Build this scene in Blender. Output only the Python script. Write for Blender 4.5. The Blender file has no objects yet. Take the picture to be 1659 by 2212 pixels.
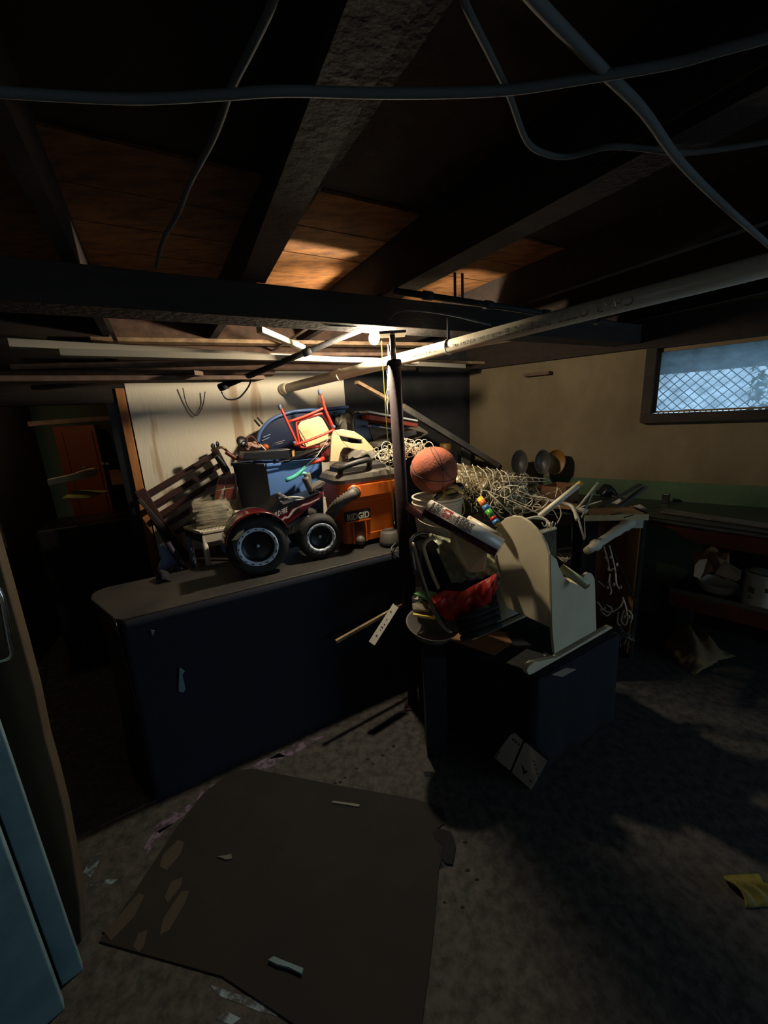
import bpy, math, random
import numpy as np
from mathutils import Matrix, Vector
random.seed(7)
SC = bpy.context.scene
# ------------------------------------------------------------------ camera, world, lights
F = 850.0; PITCH = math.radians(13.7); ROLL = math.radians(3.24); CAM = np.array([0, 0, 1.6])
FW = np.array([0, math.cos(PITCH), -math.sin(PITCH)]); R0 = np.array([1., 0, 0]); U0 = np.array([0, math.sin(PITCH), math.cos(PITCH)])
RV = math.cos(ROLL)*R0 - math.sin(ROLL)*U0; UV = math.cos(ROLL)*U0 + math.sin(ROLL)*R0
cd = bpy.data.cameras.new('camera'); cam = bpy.data.objects.new('camera', cd); SC.collection.objects.link(cam)
cd.sensor_fit = 'VERTICAL'; cd.sensor_height = 24; cd.lens = 24*F/2212; cd.clip_start = .05
cam.matrix_world = Matrix([[RV[i], UV[i], -FW[i], CAM[i]] for i in range(3)] + [[0, 0, 0, 1]])
SC.camera = cam
SC.view_settings.view_transform = 'Standard'; SC.view_settings.look = 'None'
SC.view_settings.gamma = 1; SC.view_settings.use_curve_mapping = False; SC.view_settings.exposure = 0
W = bpy.data.worlds.new('sky'); SC.world = W; W.use_nodes = True
W.node_tree.nodes['Background'].inputs[0].default_value = (.50, .74, .95, 1)
W.node_tree.nodes['Background'].inputs[1].default_value = 1.9
def lamp(name, kind, loc, power, col, size=.1, look=None, size_y=None):
    l = bpy.data.lights.new(name, kind); l.energy = power; l.color = col
    if kind == 'AREA':
        l.size = size
        if size_y: l.shape = 'RECTANGLE'; l.size_y = size_y
    else: l.shadow_soft_size = size
    o = bpy.data.objects.new(name, l); SC.collection.objects.link(o); o.location = loc
    if look is not None: o.rotation_euler = (Vector(look)-Vector(loc)).to_track_quat('-Z', 'Y').to_euler()
    return o
BULB = (.0, 2.075, 1.972)
lamp('assumed_blue_fill', 'AREA', (-.1, -1.45, 1.45), 1.35, (.50, .70, .95), .8, (-.25, 1.5, .9), 1.3)  # unseen blue fill lamp inside the room, assumed source of the cool light
lamp('far_room_fill', 'POINT', (-2.28, 2.56, 2.02), 3.2, (1, .72, .42), .05)  # unseen lamp added to brighten the wardrobe and paddle

# ------------------------------------------------------------------ measuring helpers
bn = np.array([-.486, .874, 0]); bd = np.array([.874, .486, 0]); UP = np.array([0, 0, 1.])
wd = np.array([-.774, .633, 0]); wn = np.array([.633, .774, 0])
def nrm(v): v = np.array(v, float); return v/np.linalg.norm(v)
def ray(x, y): return FW + RV*((x-829.5)/F) + UV*((1106-y)/F)
def Z(x, y, z): d = ray(x, y); return CAM + d*((z-CAM[2])/d[2])
def D(x, y, t): d = ray(x, y); return CAM + d*(t/np.linalg.norm(d[:2]))
def PL(x, y, p, n): d = ray(x, y); p = np.array(p, float); n = np.array(n, float); return CAM + d*(((p-CAM)@n)/(d@n))
def S(x, y, s): return PL(x, y, bn*s, bn)
def P(s, t, z): return bn*s + bd*t + UP*z
def WP(a, o, z): return np.array([.839, 3.719, 0]) - wd*a - wn*o + UP*z      # a along window wall from the corner, o out of it
# ------------------------------------------------------------------ materials
def lin(c):
    return tuple((v/255/12.92 if v/255 <= .04045 else ((v/255+.055)/1.055)**2.4) for v in c) + (1,)
MATS = {}
def mat(name, col, rough=.6, metal=0, col2=None, scale=6, stretch=(1, 1, 1), bump=0, bscale=40, emit=None, alpha=None, trans=0, det=4, contrast=(.35, .65), coat=0):
    if name in MATS: return MATS[name]
    m = bpy.data.materials.new(name); m.use_nodes = True; n = m.node_tree.nodes; L = m.node_tree.links
    b = n['Principled BSDF']; b.inputs['Base Color'].default_value = lin(col); b.inputs['Roughness'].default_value = rough
    b.inputs['Metallic'].default_value = metal; b.inputs['Coat Weight'].default_value = coat
    if trans: b.inputs['Transmission Weight'].default_value = trans
    if alpha is not None: b.inputs['Alpha'].default_value = alpha
    if emit: b.inputs['Emission Color'].default_value = lin(emit[0]); b.inputs['Emission Strength'].default_value = emit[1]
    if col2 or bump:
        tc = n.new('ShaderNodeTexCoord'); mp = n.new('ShaderNodeMapping'); mp.inputs['Scale'].default_value = stretch
        L.new(tc.outputs['Object'], mp.inputs[0])
    if col2:
        t = n.new('ShaderNodeTexNoise'); t.inputs['Scale'].default_value = scale; t.inputs['Detail'].default_value = det; t.inputs['Roughness'].default_value = .62
        r = n.new('ShaderNodeValToRGB'); r.color_ramp.elements[0].position = contrast[0]; r.color_ramp.elements[1].position = contrast[1]
        r.color_ramp.elements[0].color = lin(col); r.color_ramp.elements[1].color = lin(col2)
        L.new(mp.outputs[0], t.inputs[0]); L.new(t.outputs[0], r.inputs[0]); L.new(r.outputs[0], b.inputs['Base Color'])
    if bump:
        t = n.new('ShaderNodeTexNoise'); t.inputs['Scale'].default_value = bscale; t.inputs['Detail'].default_value = 4
        bb = n.new('ShaderNodeBump'); bb.inputs['Strength'].default_value = bump; bb.inputs['Distance'].default_value = .01
        L.new(mp.outputs[0], t.inputs[0]); L.new(t.outputs[0], bb.inputs['Height']); L.new(bb.outputs[0], b.inputs['Normal'])
    MATS[name] = m; return m
# ------------------------------------------------------------------ mesh builder
def frame(d, ref=None):
    d = nrm(d); a = np.array(ref if ref is not None else ([0, 0, 1] if abs(d[2]) < .9 else [1, 0, 0]), float)
    x = nrm(np.cross(a, d)); return x, np.cross(d, x), d
def smooth_path(pts, k=5):
    pts = [np.array(p, float) for p in pts]
    if len(pts) < 3: return pts
    q = [2*pts[0]-pts[1]] + pts + [2*pts[-1]-pts[-2]]; out = []
    for i in range(1, len(q)-2):
        for j in range(k):
            t = j/k; a, b, c, d = q[i-1], q[i], q[i+1], q[i+2]
            out.append(.5*((2*b)+(-a+c)*t+(2*a-5*b+4*c-d)*t*t+(-a+3*b-3*c+d)*t**3))
    return out+[pts[-1]]
class MB:
    def __init__(s, caps=True): s.v = []; s.f = []; s.sm = []; s.caps = caps
    def add(s, v, f, sm=False):
        o = len(s.v); s.v += [tuple(map(float, p)) for p in v]; s.f += [tuple(i+o for i in q) for q in f]; s.sm += [sm]*len(f); return s
    def box(s, c, X, Y, Zv):      # centre, three HALF vectors
        c, X, Y, Zv = (np.array(q, float) for q in (c, X, Y, Zv))
        if np.dot(np.cross(X, Y), Zv) < 0: X = -X
        v = [c+a*X+b*Y+d*Zv for a in (-1, 1) for b in (-1, 1) for d in (-1, 1)]
        return s.add(v, [(0, 1, 3, 2), (4, 6, 7, 5), (0, 4, 5, 1), (2, 3, 7, 6), (0, 2, 6, 4), (1, 5, 7, 3)])
    def bar(s, a, b, w, h, ref=None):
        a = np.array(a, float); b = np.array(b, float); x, y, d = frame(b-a, ref)
        return s.box((a+b)/2, x*w/2, y*h/2, (b-a)/2)
    def prism(s, pts, ext):
        pts = [np.array(p, float) for p in pts]; ext = np.array(ext, float); n = len(pts)
        nn = sum(np.cross(pts[i], pts[(i+1) % n]) for i in range(n))
        if np.dot(nn, ext) > 0: pts = pts[::-1]
        v = pts+[p+ext for p in pts]
        return s.add(v, [tuple(range(n)), tuple(range(2*n-1, n-1, -1))]+[(i, i+n, (i+1) % n+n, (i+1) % n) for i in range(n)])
    def tube(s, pts, r, n=8, k=5, sm=True, cap=True, closed=False):
        if k > 1: 
            if closed: pts = list(pts)+[pts[0]]
            rs = r; pts = smooth_path(pts, k)
        pts = [np.array(p, float) for p in pts]; m = len(pts); v = []; x = None
        for i, p in enumerate(pts):
            d = pts[min(i+1, m-1)]-pts[max(i-1, 0)]
            d = nrm(d) if np.linalg.norm(d) > 1e-9 else np.array([0, 0, 1.])
            if x is None: x, y, _ = frame(d)
            else:
                x = x-d*(x@d); x = x/max(1e-9, np.linalg.norm(x)); y = np.cross(d, x)
            rr = r if np.isscalar(r) else np.interp(i/(m-1), np.linspace(0, 1, len(r)), r)
            v += [p+rr*(math.cos(2*math.pi*j/n)*x+math.sin(2*math.pi*j/n)*y) for j in range(n)]
        f = [(i*n+j, i*n+(j+1) % n, (i+1)*n+(j+1) % n, (i+1)*n+j) for i in range(m-1) for j in range(n)]
        if cap: f += [tuple(range(n-1, -1, -1)), tuple(range((m-1)*n, m*n))]
        return s.add(v, f, sm)
    def lathe(s, prof, base, axis=(0, 0, 1), n=24, sm=True, sx=1, sy=1, ref=None, arc=1):
        x, y, d = frame(axis, ref); base = np.array(base, float); m = len(prof); v = []; caps = s.caps
        for r, h in prof: v += [base+d*h+r*(sx*math.cos(2*math.pi*arc*j/n)*x+sy*math.sin(2*math.pi*arc*j/n)*y) for j in range(n)]
        f = [(i*n+j, i*n+(j+1) % n, (i+1)*n+(j+1) % n, (i+1)*n+j) for i in range(m-1) for j in range(n if arc == 1 else n-1)]
        if arc == 1 and caps:
            if prof[0][0] > 1e-6: f.append(tuple(range(n-1, -1, -1)))
            if prof[-1][0] > 1e-6: f.append(tuple(range((m-1)*n, m*n)))
        return s.add(v, f, sm)
    def ball(s, c, r, axis=(0, 0, 1), k=12, n=20, sx=1, sy=1, sz=1):
        return s.lathe([(r*math.sin(math.pi*i/k), -r*sz*math.cos(math.pi*i/k)) for i in range(k+1)], c, axis, n, True, sx, sy)
    def torus(s, c, axis, R, r, n=28, m=8, a0=0, a1=2*math.pi):
        x, y, d = frame(axis); c = np.array(c, float); full = abs(a1-a0-2*math.pi) < 1e-6
        N = n if full else n+1
        v = [c+(R+r*math.cos(2*math.pi*j/m))*(math.cos(a0+(a1-a0)*i/n)*x+math.sin(a0+(a1-a0)*i/n)*y)+d*r*math.sin(2*math.pi*j/m) for i in range(N) for j in range(m)]
        f = [(i*m+j, ((i+1) % N)*m+j, ((i+1) % N)*m+(j+1) % m, i*m+(j+1) % m) for i in range(n) for j in range(m)]
        return s.add(v, f, True)
    def sheet(s, fn, nu, nv, sm=True):
        v = [fn(i/nu, j/nv) for j in range(nv+1) for i in range(nu+1)]
        return s.add(v, [(j*(nu+1)+i, j*(nu+1)+i+1, (j+1)*(nu+1)+i+1, (j+1)*(nu+1)+i) for j in range(nv) for i in range(nu)], sm)
    def build(s, name, m, parent=None, bev=0, solid=0, label=None, kind=None):
        me = bpy.data.meshes.new(name); off = WL(parent) if parent else np.zeros(3)
        me.from_pydata([tuple(np.array(p)-off) for p in s.v], [], s.f); me.materials.append(m)
        me.polygons.foreach_set('use_smooth', s.sm); me.update()
        o = bpy.data.objects.new(name, me); SC.collection.objects.link(o)
        if parent: o.parent = parent
        if solid: q = o.modifiers.new('solid', 'SOLIDIFY'); q.thickness = solid; q.offset = 0
        if bev: q = o.modifiers.new('bevel', 'BEVEL'); q.width = bev; q.segments = 2; q.limit_method = 'ANGLE'
        if label: o['label'] = label
        if kind: o['kind'] = kind
        return o
def WL(o):
    l = np.zeros(3)
    while o: l = l+np.array(o.location); o = o.parent
    return l
def thing(name, label, cat, loc, group=None):
    o = bpy.data.objects.new(name, None); SC.collection.objects.link(o); o.location = tuple(loc); o.empty_display_size = .05
    o['label'] = label; o['category'] = cat
    if group: o['group'] = group
    return o
def tag(o, label, cat, group=None, kind=None):
    o['label'] = label; o['category'] = cat
    if group: o['group'] = group
    if kind: o['kind'] = kind
    return o
def text(t, org, xd, yd, h, m, parent, name='lettering', bend=None, width=None, shear=0, bold=0):
    """flat lettering: org = lower left corner, xd reading direction, yd up direction; bend=(radius) wraps round a tube whose axis is along xd"""
    c = bpy.data.curves.new(name, 'FONT'); c.body = t; c.size = 1; c.shear = shear; c.offset = bold
    o = bpy.data.objects.new('tmp', c); me = bpy.data.meshes.new_from_object(o); bpy.data.objects.remove(o)
    v = np.array([q.co for q in me.vertices]); x0, x1 = v[:, 0].min(), v[:, 0].max(); y1 = .72
    sx = (width/(x1-x0)) if width else h/y1; sy = h/y1
    xd, yd = nrm(xd), nrm(yd); zd = np.cross(xd, yd); off = WL(parent)
    for q in me.vertices:
        X = (q.co.x-x0)*sx; Y = q.co.y*sy
        if bend:
            a = (Y-h/2)/bend; p = np.array(org)+xd*X+yd*(h/2)+yd*bend*math.sin(a)+zd*(bend*math.cos(a)-bend)
        else: p = np.array(org)+xd*X+yd*Y
        q.co = tuple(p-off)
    me.materials.append(m); o = bpy.data.objects.new(name, me); SC.collection.objects.link(o); o.parent = parent
    return o
J = lambda a: (random.random()*2-1)*a
# ------------------------------------------------------------------ palette
M_conc = mat('stained concrete', (44, 41, 38), .85, col2=(76, 73, 68), scale=26, bump=.5, bscale=30, det=9, contrast=(.36, .62))
M_wallw = mat('stained plaster white', (216, 206, 186), .85, col2=(184, 160, 132), scale=1.5, stretch=(2.6, 2.6, .3), bump=.15, contrast=(.56, .60))
M_wallt = mat('tan painted concrete', (112, 98, 74), .9, col2=(88, 75, 54), scale=2.2, stretch=(1.5, 1.5, .8), bump=.35, bscale=14, contrast=(.35, .75))
M_green = mat('green wall paint', (70, 92, 62), .7, col2=(56, 76, 50), scale=5, bump=.2, bscale=14)
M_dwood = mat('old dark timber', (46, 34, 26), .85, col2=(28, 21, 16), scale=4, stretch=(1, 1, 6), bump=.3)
M_joist = mat('dark joist timber', (42, 29, 20), .9, col2=(27, 18, 13), scale=5, stretch=(2, 2, 5), bump=.3)
M_ply = mat('knotty lit subfloor', (140, 92, 46), .8, col2=(70, 38, 18), scale=7, stretch=(1.4, 4, 1), bump=.25, bscale=12, det=7, contrast=(.42, .72))
M_pine = mat('pine casing', (176, 116, 62), .6, col2=(146, 88, 44), scale=5, stretch=(4, 4, .8))
M_plank = mat('stored plank timber', (168, 138, 104), .7, col2=(120, 94, 70), scale=4, stretch=(5, 1, 5))
M_plankd = mat('dusty brown plank', (92, 68, 52), .8, col2=(66, 48, 38), scale=4, stretch=(5, 1, 5))
M_whitep = mat('white painted wood', (206, 200, 182), .6, col2=(186, 178, 158), scale=4)
M_mold = mat('white moulding', (150, 142, 126), .6)
M_pvc = mat('white pvc', (214, 206, 184), .35, col2=(196, 186, 162), scale=3)
M_ink = mat('black ink', (34, 30, 28), .6)
M_inkp = mat('pipe print ink', (92, 86, 76), .6)
M_iron = mat('black iron pipe', (30, 29, 29), .75, .2, bump=.2)
M_redp = mat('dark red steel paint', (48, 18, 22), .85, col2=(36, 14, 17), scale=12, bump=.1)
M_steel = mat('grey steel', (120, 112, 100), .4, .8)
M_chrome = mat('chrome', (200, 200, 200), .18, 1)
M_cable = mat('grey cable', (84, 86, 84), .85)
M_black = mat('black plastic', (22, 22, 24), .35)
M_blackm = mat('black cloth', (20, 22, 28), .9)
M_navy = mat('navy cloth cover', (24, 30, 46), .85, col2=(17, 21, 34), scale=3, bump=.25, bscale=7)
M_navyd = mat('dark blue fabric', (13, 18, 26), .9, bump=.25, bscale=9)
M_bartop = mat('dusty black laminate', (56, 53, 48), .6, col2=(32, 31, 31), scale=5, bump=.1, det=8)
M_tote = mat('blue plastic tote', (84, 122, 184), .45)
M_totegrey = mat('dark grey plastic tote', (84, 90, 104), .55)
M_orange = mat('orange drum plastic', (226, 112, 30), .45, col2=(196, 92, 28), scale=14, contrast=(.55, .75))
M_vgrey = mat('dusty grey plastic', (112, 106, 96), .55, col2=(84, 80, 74), scale=7)
M_darkg = mat('dark grey plastic', (48, 47, 46), .5)
M_rubber = mat('tyre rubber', (42, 40, 38), .7, bump=.2, bscale=60)
M_rim = mat('reflective rim trim', (228, 240, 255), .35)
M_maroon = mat('maroon gloss', (92, 20, 24), .2, coat=.6)
M_silver = mat('silver plastic', (170, 164, 150), .35, .5)
M_redt = mat('red tube enamel', (206, 58, 40), .4)
M_cream = mat('cream vinyl', (216, 192, 142), .6, col2=(176, 146, 96), scale=8, contrast=(.5, .7))
M_beige = mat('beige resin', (206, 184, 142), .5)
M_blued = mat('dark blue plastic shell', (24, 36, 62), .3)
M_teal = mat('teal enamel', (96, 200, 178), .4)
M_basket = mat('worn basketball rubber', (184, 100, 72), .85, col2=(116, 66, 50), scale=4, bump=.3, bscale=90, det=6, contrast=(.45, .68))
M_white = mat('white plastic', (214, 206, 186), .45)
M_wire = mat('white enamel wire', (226, 216, 190), .4)
M_clear = mat('clear plastic', (236, 226, 200), .15, trans=.5)
M_bag = mat('crinkled clear bag', (196, 192, 170), .18, alpha=.28, bump=1, bscale=12)
M_sack = mat('grey green plastic sack', (168, 170, 140), .28, bump=1, bscale=10, col2=(120, 124, 98), scale=6)
M_paper = mat('newsprint', (170, 156, 132), .8, col2=(88, 80, 70), scale=14, bump=.3)
M_kraft = mat('cardboard', (146, 104, 66), .85, col2=(120, 84, 54), scale=6)
M_redc = mat('red nylon', (176, 30, 24), .5, bump=.3, bscale=8)
M_wood = mat('orange brown wood', (140, 82, 42), .55, col2=(104, 56, 26), scale=4, stretch=(2, 2, .6))
M_lwood = mat('light wood', (206, 160, 98), .55, col2=(180, 130, 74), scale=5)
M_brown = mat('cherry wood panel', (120, 54, 28), .55, col2=(94, 40, 20), scale=4)
M_paperw = mat('white paper', (204, 198, 184), .7)
M_ygreen = mat('yellow cloth', (120, 114, 50), .8, bump=.4, bscale=20)
M_hard = mat('hardboard sheet', (35, 30, 26), .9, col2=(26, 24, 23), scale=4, bump=.25, bscale=14, det=8)
M_blue = mat('blue paint', (118, 144, 148), .75, col2=(92, 120, 126), scale=5, bump=.15)
M_rib = mat('dark weatherstrip', (30, 28, 44), .7)
M_tan = mat('old tan door paint', (78, 64, 44), .8, col2=(50, 40, 28), scale=3, stretch=(2, 2, .5), contrast=(.4, .7))
M_purp = mat('purple foil', (76, 32, 62), .3, col2=(120, 100, 104), scale=14, contrast=(.55, .62))
M_maple = mat('amber shell', (122, 84, 30), .5)
M_cob = mat('cobweb', (200, 196, 184), .9)

# ------------------------------------------------------------------ structure
def plane_obj(name, pts, m, thick=None, parent=None):
    b = MB(); b.prism(pts, thick); o = b.build(name, m, parent)
    if not parent: o['kind'] = 'structure'
    return o
corner = np.array([.839, 3.719, 0]); HC = 2.30
left_far = Z(155, 1340, 0); left_near = Z(85, 1430, 0); ld = nrm(left_near-left_far)
lA = left_far + ld*0; lB = left_far + ld*2.35; lC = left_far-ld*.25
backL = np.array([-1.75, -1.9, 0]); backR = corner-wd*4.4
backR2 = np.array([backR[0]-.2, -1.9, 0])
# floor and slab above
floor = MB().prism([(-5.2, -2, 0), (4.6, -2, 0), (4.6, 7.4, 0), (-5.2, 7.4, 0)], (0, 0, -.1)).build('floor', M_conc); floor['kind'] = 'structure'
ceiling = MB().prism([(-5.2, -2, HC)]+[(4.9, -2, HC)]+[tuple(WP(a, -.22, HC)) for a in (4.9, -.3)]+[(.55, 7.4, HC), (-5.2, 7.4, HC)], (0, 0, .05)).build('ceiling', M_dwood); ceiling['kind'] = 'structure'  # shade of the unlit foreground put into the dark base colour
SF = 2.838                                     # s of the white wall
for t in (-2.97, -2.4, -1.83, -1.26, -.69, -.16, .39, .955, 1.75, 2.32, 2.89, 3.4, 3.9):   # floor joists, one by one
    s1 = 7.2 if t < -.2 else min(6, SF-.02)
    if t > .9: s1 = min(SF-.03, (corner@bn) - (t-(corner@bd))*.38-.03) if t > corner@bd else SF-.03
    a, b = P(-1.9 if t < 1.5 else -.9, t+.02, 2.21), P(s1, t+.02, 2.21)
    MB().bar(a, b, .04, .178).build('joist', M_joist, ceiling)
# boards added under two joists, standing in for their dimly lit faces
MB().bar(P(-.2, 1.045, 2.108), P(1.6, .985, 2.108), .10, .022).build('lit_face_strip', M_joist, ceiling)
MB().bar(P(.3, .32, 2.108), P(1.6, .40, 2.108), .085, .022).build('lit_face_strip', M_dwood, ceiling)
MB().bar(P(1.69, -3.2, 2.0425), P(1.69, 4.6, 2.0425), .155, .118, ref=(0, 0, 1)).build('main_beam', M_dwood, ceiling, bev=.004)
MB().bar(P(1.93, .997, 2.108), P(1.93, 1.20, 2.108), .35, .020, ref=(0, 0, 1)).build('blocking_board', M_dwood, ceiling)
# subfloor boards: raised seams beyond the beam, bulb light put into their lighter colour
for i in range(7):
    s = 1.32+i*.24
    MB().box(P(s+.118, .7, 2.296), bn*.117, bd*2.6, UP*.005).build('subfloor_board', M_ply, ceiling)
# walls
wh = HC
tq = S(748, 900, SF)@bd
wall_far = plane_obj('wall_far', [P(SF, -.105, 0), P(SF, tq, 0), P(SF, tq, wh), P(SF, -.105, wh)], M_wallw, bn*.1)
plane_obj('wall_far_shaded', [P(SF+.06, tq, 0), P(SF+.06, corner@bd+.06, 0), P(SF+.06, corner@bd+.06, wh), P(SF+.06, tq, wh)], mat('dark grey wall shade', (44, 41, 38), .85, col2=(30, 28, 27), scale=5), bn*.1)  # shadow behind the pile put into this dark stretch of wall
hdr = plane_obj('wall_far_header', [P(SF+.0, -2.6, 1.76), P(SF, -.105, 1.76), P(SF, -.105, wh), P(SF, -2.6, wh)], M_dwood, bn*.1)
MB().box(P(SF+.05, -.135, .92), bn*.065, bd*.022, UP*.92).build('trim_1', M_pine, None, bev=.003)['kind'] = 'structure'
MB().box(P(SF+.06, -.185, .92), bn*.05, bd*.028, UP*.92).build('trim_2', M_black)['kind'] = 'structure'
# window wall with an opening
wa0 = (PL(1407, 893, corner, wn)-corner)@(-wd); wa1 = wa0+1.05; wz0, wz1 = 1.515, 1.94
def wseg(a0, a1, z0, z1): wallb.box(WP((a0+a1)/2, -.09, (z0+z1)/2), -wd*(a1-a0)/2, wn*.09, UP*(z1-z0)/2)
wallb = MB(); wseg(0, wa0-.06, 0, wh); wseg(wa1+.06, 4.6, 0, wh); wseg(wa0-.06, wa1+.06, 0, wz0-.06); wseg(wa0-.06, wa1+.06, wz1+.05, wh)
wallb.build('wall_right', M_wallt)['kind'] = 'structure'
gb = MB(); gb.box(WP(2.2+.62, .004, .52), -wd*2.2, wn*.004, UP*.515); gb.build('wall_right_band', M_green)['kind'] = 'structure'
MB().box(P(SF-.02, .9, 2.11), bn*.018, bd*1.03, UP*.17).build('trim_8', M_plankd)['kind'] = 'structure'
rim = MB(); rim.box(WP(2.2, .03, 2.04), -wd*2.2, wn*.03, UP*.09); rim.build('trim_3', M_joist)['kind'] = 'structure'
# other walls
plane_obj('wall_left', [lC, lB, lB+UP*wh, lC+UP*wh], M_dwood, np.cross(ld, UP)*.08)
plane_obj('wall_left_near', [lB, backL, backL+UP*wh, lB+UP*wh], M_dwood, (-.08, 0, 0))
rr = corner-wd*4.5
bk = MB()
for x0, x1, z0, z1 in ((-1.8, -.6, 0, wh), (.45, 4.5, 0, wh), (-.6, .45, 2.08, wh)): bk.box(((x0+x1)/2, -1.75, (z0+z1)/2), ((x1-x0)/2, 0, 0), (0, .05, 0), (0, 0, (z1-z0)/2))  # gap between the pieces is an assumed opening, added to go with the blue lamp
bk.build('wall_back', M_wallt)['kind'] = 'structure'
MB().box((-.07, -1.95, 1.1), (.6, 0, 0), (0, .03, 0), (0, 0, 1.2)).build('wall_back_assumed', M_wallw)['kind'] = 'structure'  # unseen wall added to close off the assumed opening
# far room beyond the doorway
plane_obj('wall_far_room', [P(5.2, -3.6, 0), P(5.2, 1.2, 0), P(5.2, 1.2, wh), P(5.2, -3.6, wh)], mat('olive wall', (84, 78, 42), .9), bn*.1)
plane_obj('wall_far_room_left', [P(3.3, -1.95, 0), P(5.2, -2.6, 0), P(5.2, -2.6, wh), P(3.3, -1.95, wh)], M_dwood, -bd*.1)
plane_obj('wall_far_room_right', [P(2.94, .3, 0), P(5.2, .3, 0), P(5.2, .3, wh), P(2.94, .3, wh)], M_dwood, bd*.1)

# window_1 : frame, sash, pane
win = MB()
za, zb = wz0, wz1
for c, h in ((WP(wa0-.03, -.02, (za+zb)/2), (-wd*.03, wn*.07, UP*((zb-za)/2+.06))), (WP(wa1+.03, -.02, (za+zb)/2), (-wd*.03, wn*.07, UP*((zb-za)/2+.06))),
             (WP((wa0+wa1)/2, -.02, za-.035), (-wd*(.58), wn*.085, UP*.03)), (WP((wa0+wa1)/2, -.02, zb+.03), (-wd*.58, wn*.07, UP*.03))): win.box(c, *h)
window = win.build('window_1', M_dwood, None, bev=.004); window['kind'] = 'structure'
sh = MB(); g = .012
for c, h in ((WP(wa0+g, -.03, (za+zb)/2), (-wd*g, wn*.015, UP*(zb-za)/2)), (WP(wa1-g, -.03, (za+zb)/2), (-wd*g, wn*.015, UP*(zb-za)/2)),
             (WP((wa0+wa1)/2, -.03, za+g*.5), (-wd*.525, wn*.015, UP*g*.5)), (WP((wa0+wa1)/2, -.03, zb-g), (-wd*.525, wn*.015, UP*g)),
             (WP(wa0+.21, -.005, za+.008), (-wd*.03, wn*.012, UP*.008))): sh.box(c, *h)
sh.build('sash', mat('weathered sash', (112, 92, 62), .7), window)
pm = bpy.data.materials.new('dusty window glass'); pm.use_nodes = True; n = pm.node_tree.nodes; L = pm.node_tree.links
for q in list(n):
    if q.type != 'OUTPUT_MATERIAL': n.remove(q)
out = n['Material Output']; tr = n.new('ShaderNodeBsdfTransparent'); tl = n.new('ShaderNodeBsdfTranslucent'); gl = n.new('ShaderNodeBsdfGlossy')
tr.inputs[0].default_value = (.9, .95, 1, 1); tl.inputs[0].default_value = (.75, .88, .95, 1); gl.inputs['Roughness'].default_value = .03
m1 = n.new('ShaderNodeMixShader'); m2 = n.new('ShaderNodeMixShader'); nz = n.new('ShaderNodeTexNoise'); nz.inputs['Scale'].default_value = 7; nz.inputs['Detail'].default_value = 6
rp = n.new('ShaderNodeMapRange'); rp.inputs[1].default_value = .35; rp.inputs[2].default_value = .7; rp.inputs[3].default_value = .3; rp.inputs[4].default_value = .62
L.new(nz.outputs[0], rp.inputs[0]); L.new(rp.outputs[0], m1.inputs[0]); L.new(tr.outputs[0], m1.inputs[1]); L.new(tl.outputs[0], m1.inputs[2])
m2.inputs[0].default_value = .05; L.new(m1.outputs[0], m2.inputs[1]); L.new(gl.outputs[0], m2.inputs[2]); L.new(m2.outputs[0], out.inputs[0])
MB().box(WP((wa0+wa1)/2, -.032, (za+zb)/2), -wd*.515, wn*.0015, UP*(zb-za)/2).build('pane', pm, window)

# outside: lattice skirt under a deck, ground, shrub
outL = thing('lattice_skirt', 'white diagonal lattice skirting seen outside the basement window', 'lattice', WP(wa0+.6, -1.0, 1.3))
M_lat = mat('lattice paint', (120, 138, 150), .7)
lzt = PL(1410, 806, WP(0, -1.0, 0), wn)[2]
lo, lz0, lz1, la0, la1 = -1.0, 1.25, lzt, wa0-.5, wa0+1.9
pit = .074
for sgn in (1, -1):
    k = int((la1-la0+lz1-lz0)/pit)+1
    for i in range(k):
        c0 = la0-(lz1-lz0)*(1 if sgn > 0 else 0)+i*pit
        # line a = c0 + sgn*(z-lz0)
        q = []
        for zz in (lz0, lz1):
            q.append((c0+sgn*(zz-lz0) if sgn > 0 else c0+(lz0-zz), zz))
        (a0, z0), (a1, z1) = q
        def clip(a, z, aa, zz2):
            if a < la0: f = (la0-a)/(aa-a); return la0, z+(zz2-z)*f
            if a > la1: f = (la1-a)/(aa-a); return la1, z+(zz2-z)*f
            return a, z
        if max(a0, a1) <= la0+.02 or min(a0, a1) >= la1-.02: continue
        A = clip(a0, z0, a1, z1); B = clip(a1, z1, a0, z0)
        if math.hypot(A[0]-B[0], A[1]-B[1]) < .05: continue
        MB().bar(WP(A[0], lo-.004*sgn, A[1]), WP(B[0], lo-.004*sgn, B[1]), .006, .038, ref=wn).build('slat', M_lat, outL)
MB().box(WP((la0+la1)/2, lo-.02, lzt+.25), -wd*1.4, wn*.02, UP*.27).build('rail', mat('hazed deck rim', (92, 108, 118), .8), outL)  # haze of the glass put into the rim's pale bluish colour
MB().prism([WP(-1, -.2, 1.24), WP(4, -.2, 1.24), WP(4, -6, 1.24), WP(-1, -6, 1.24)], (0, 0, -.05)).build('ground_outside', mat('garden soil', (70, 74, 60), .9), None)['kind'] = 'structure'
sb = MB()
for i in range(900):
    a, o_, z = wa0+.62+abs(random.gauss(.2, .75)), -2.2+J(.25), 1.24+random.random()**1.2*.9
    c = WP(a, o_, z); d1, d2 = nrm([J(1), J(1), J(1)]), nrm([J(1), J(1), J(1)]); sb.add([c-d1*.05, c+d2*.022, c+d1*.05, c-d2*.022], [(0, 1, 2, 3)])
tag(sb.build('shrub', mat('shrub leaf', (96, 150, 70), .6, col2=(50, 80, 44), scale=3), kind='stuff'), 'green leafy shrub growing outside beyond the lattice', 'shrub')

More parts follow.
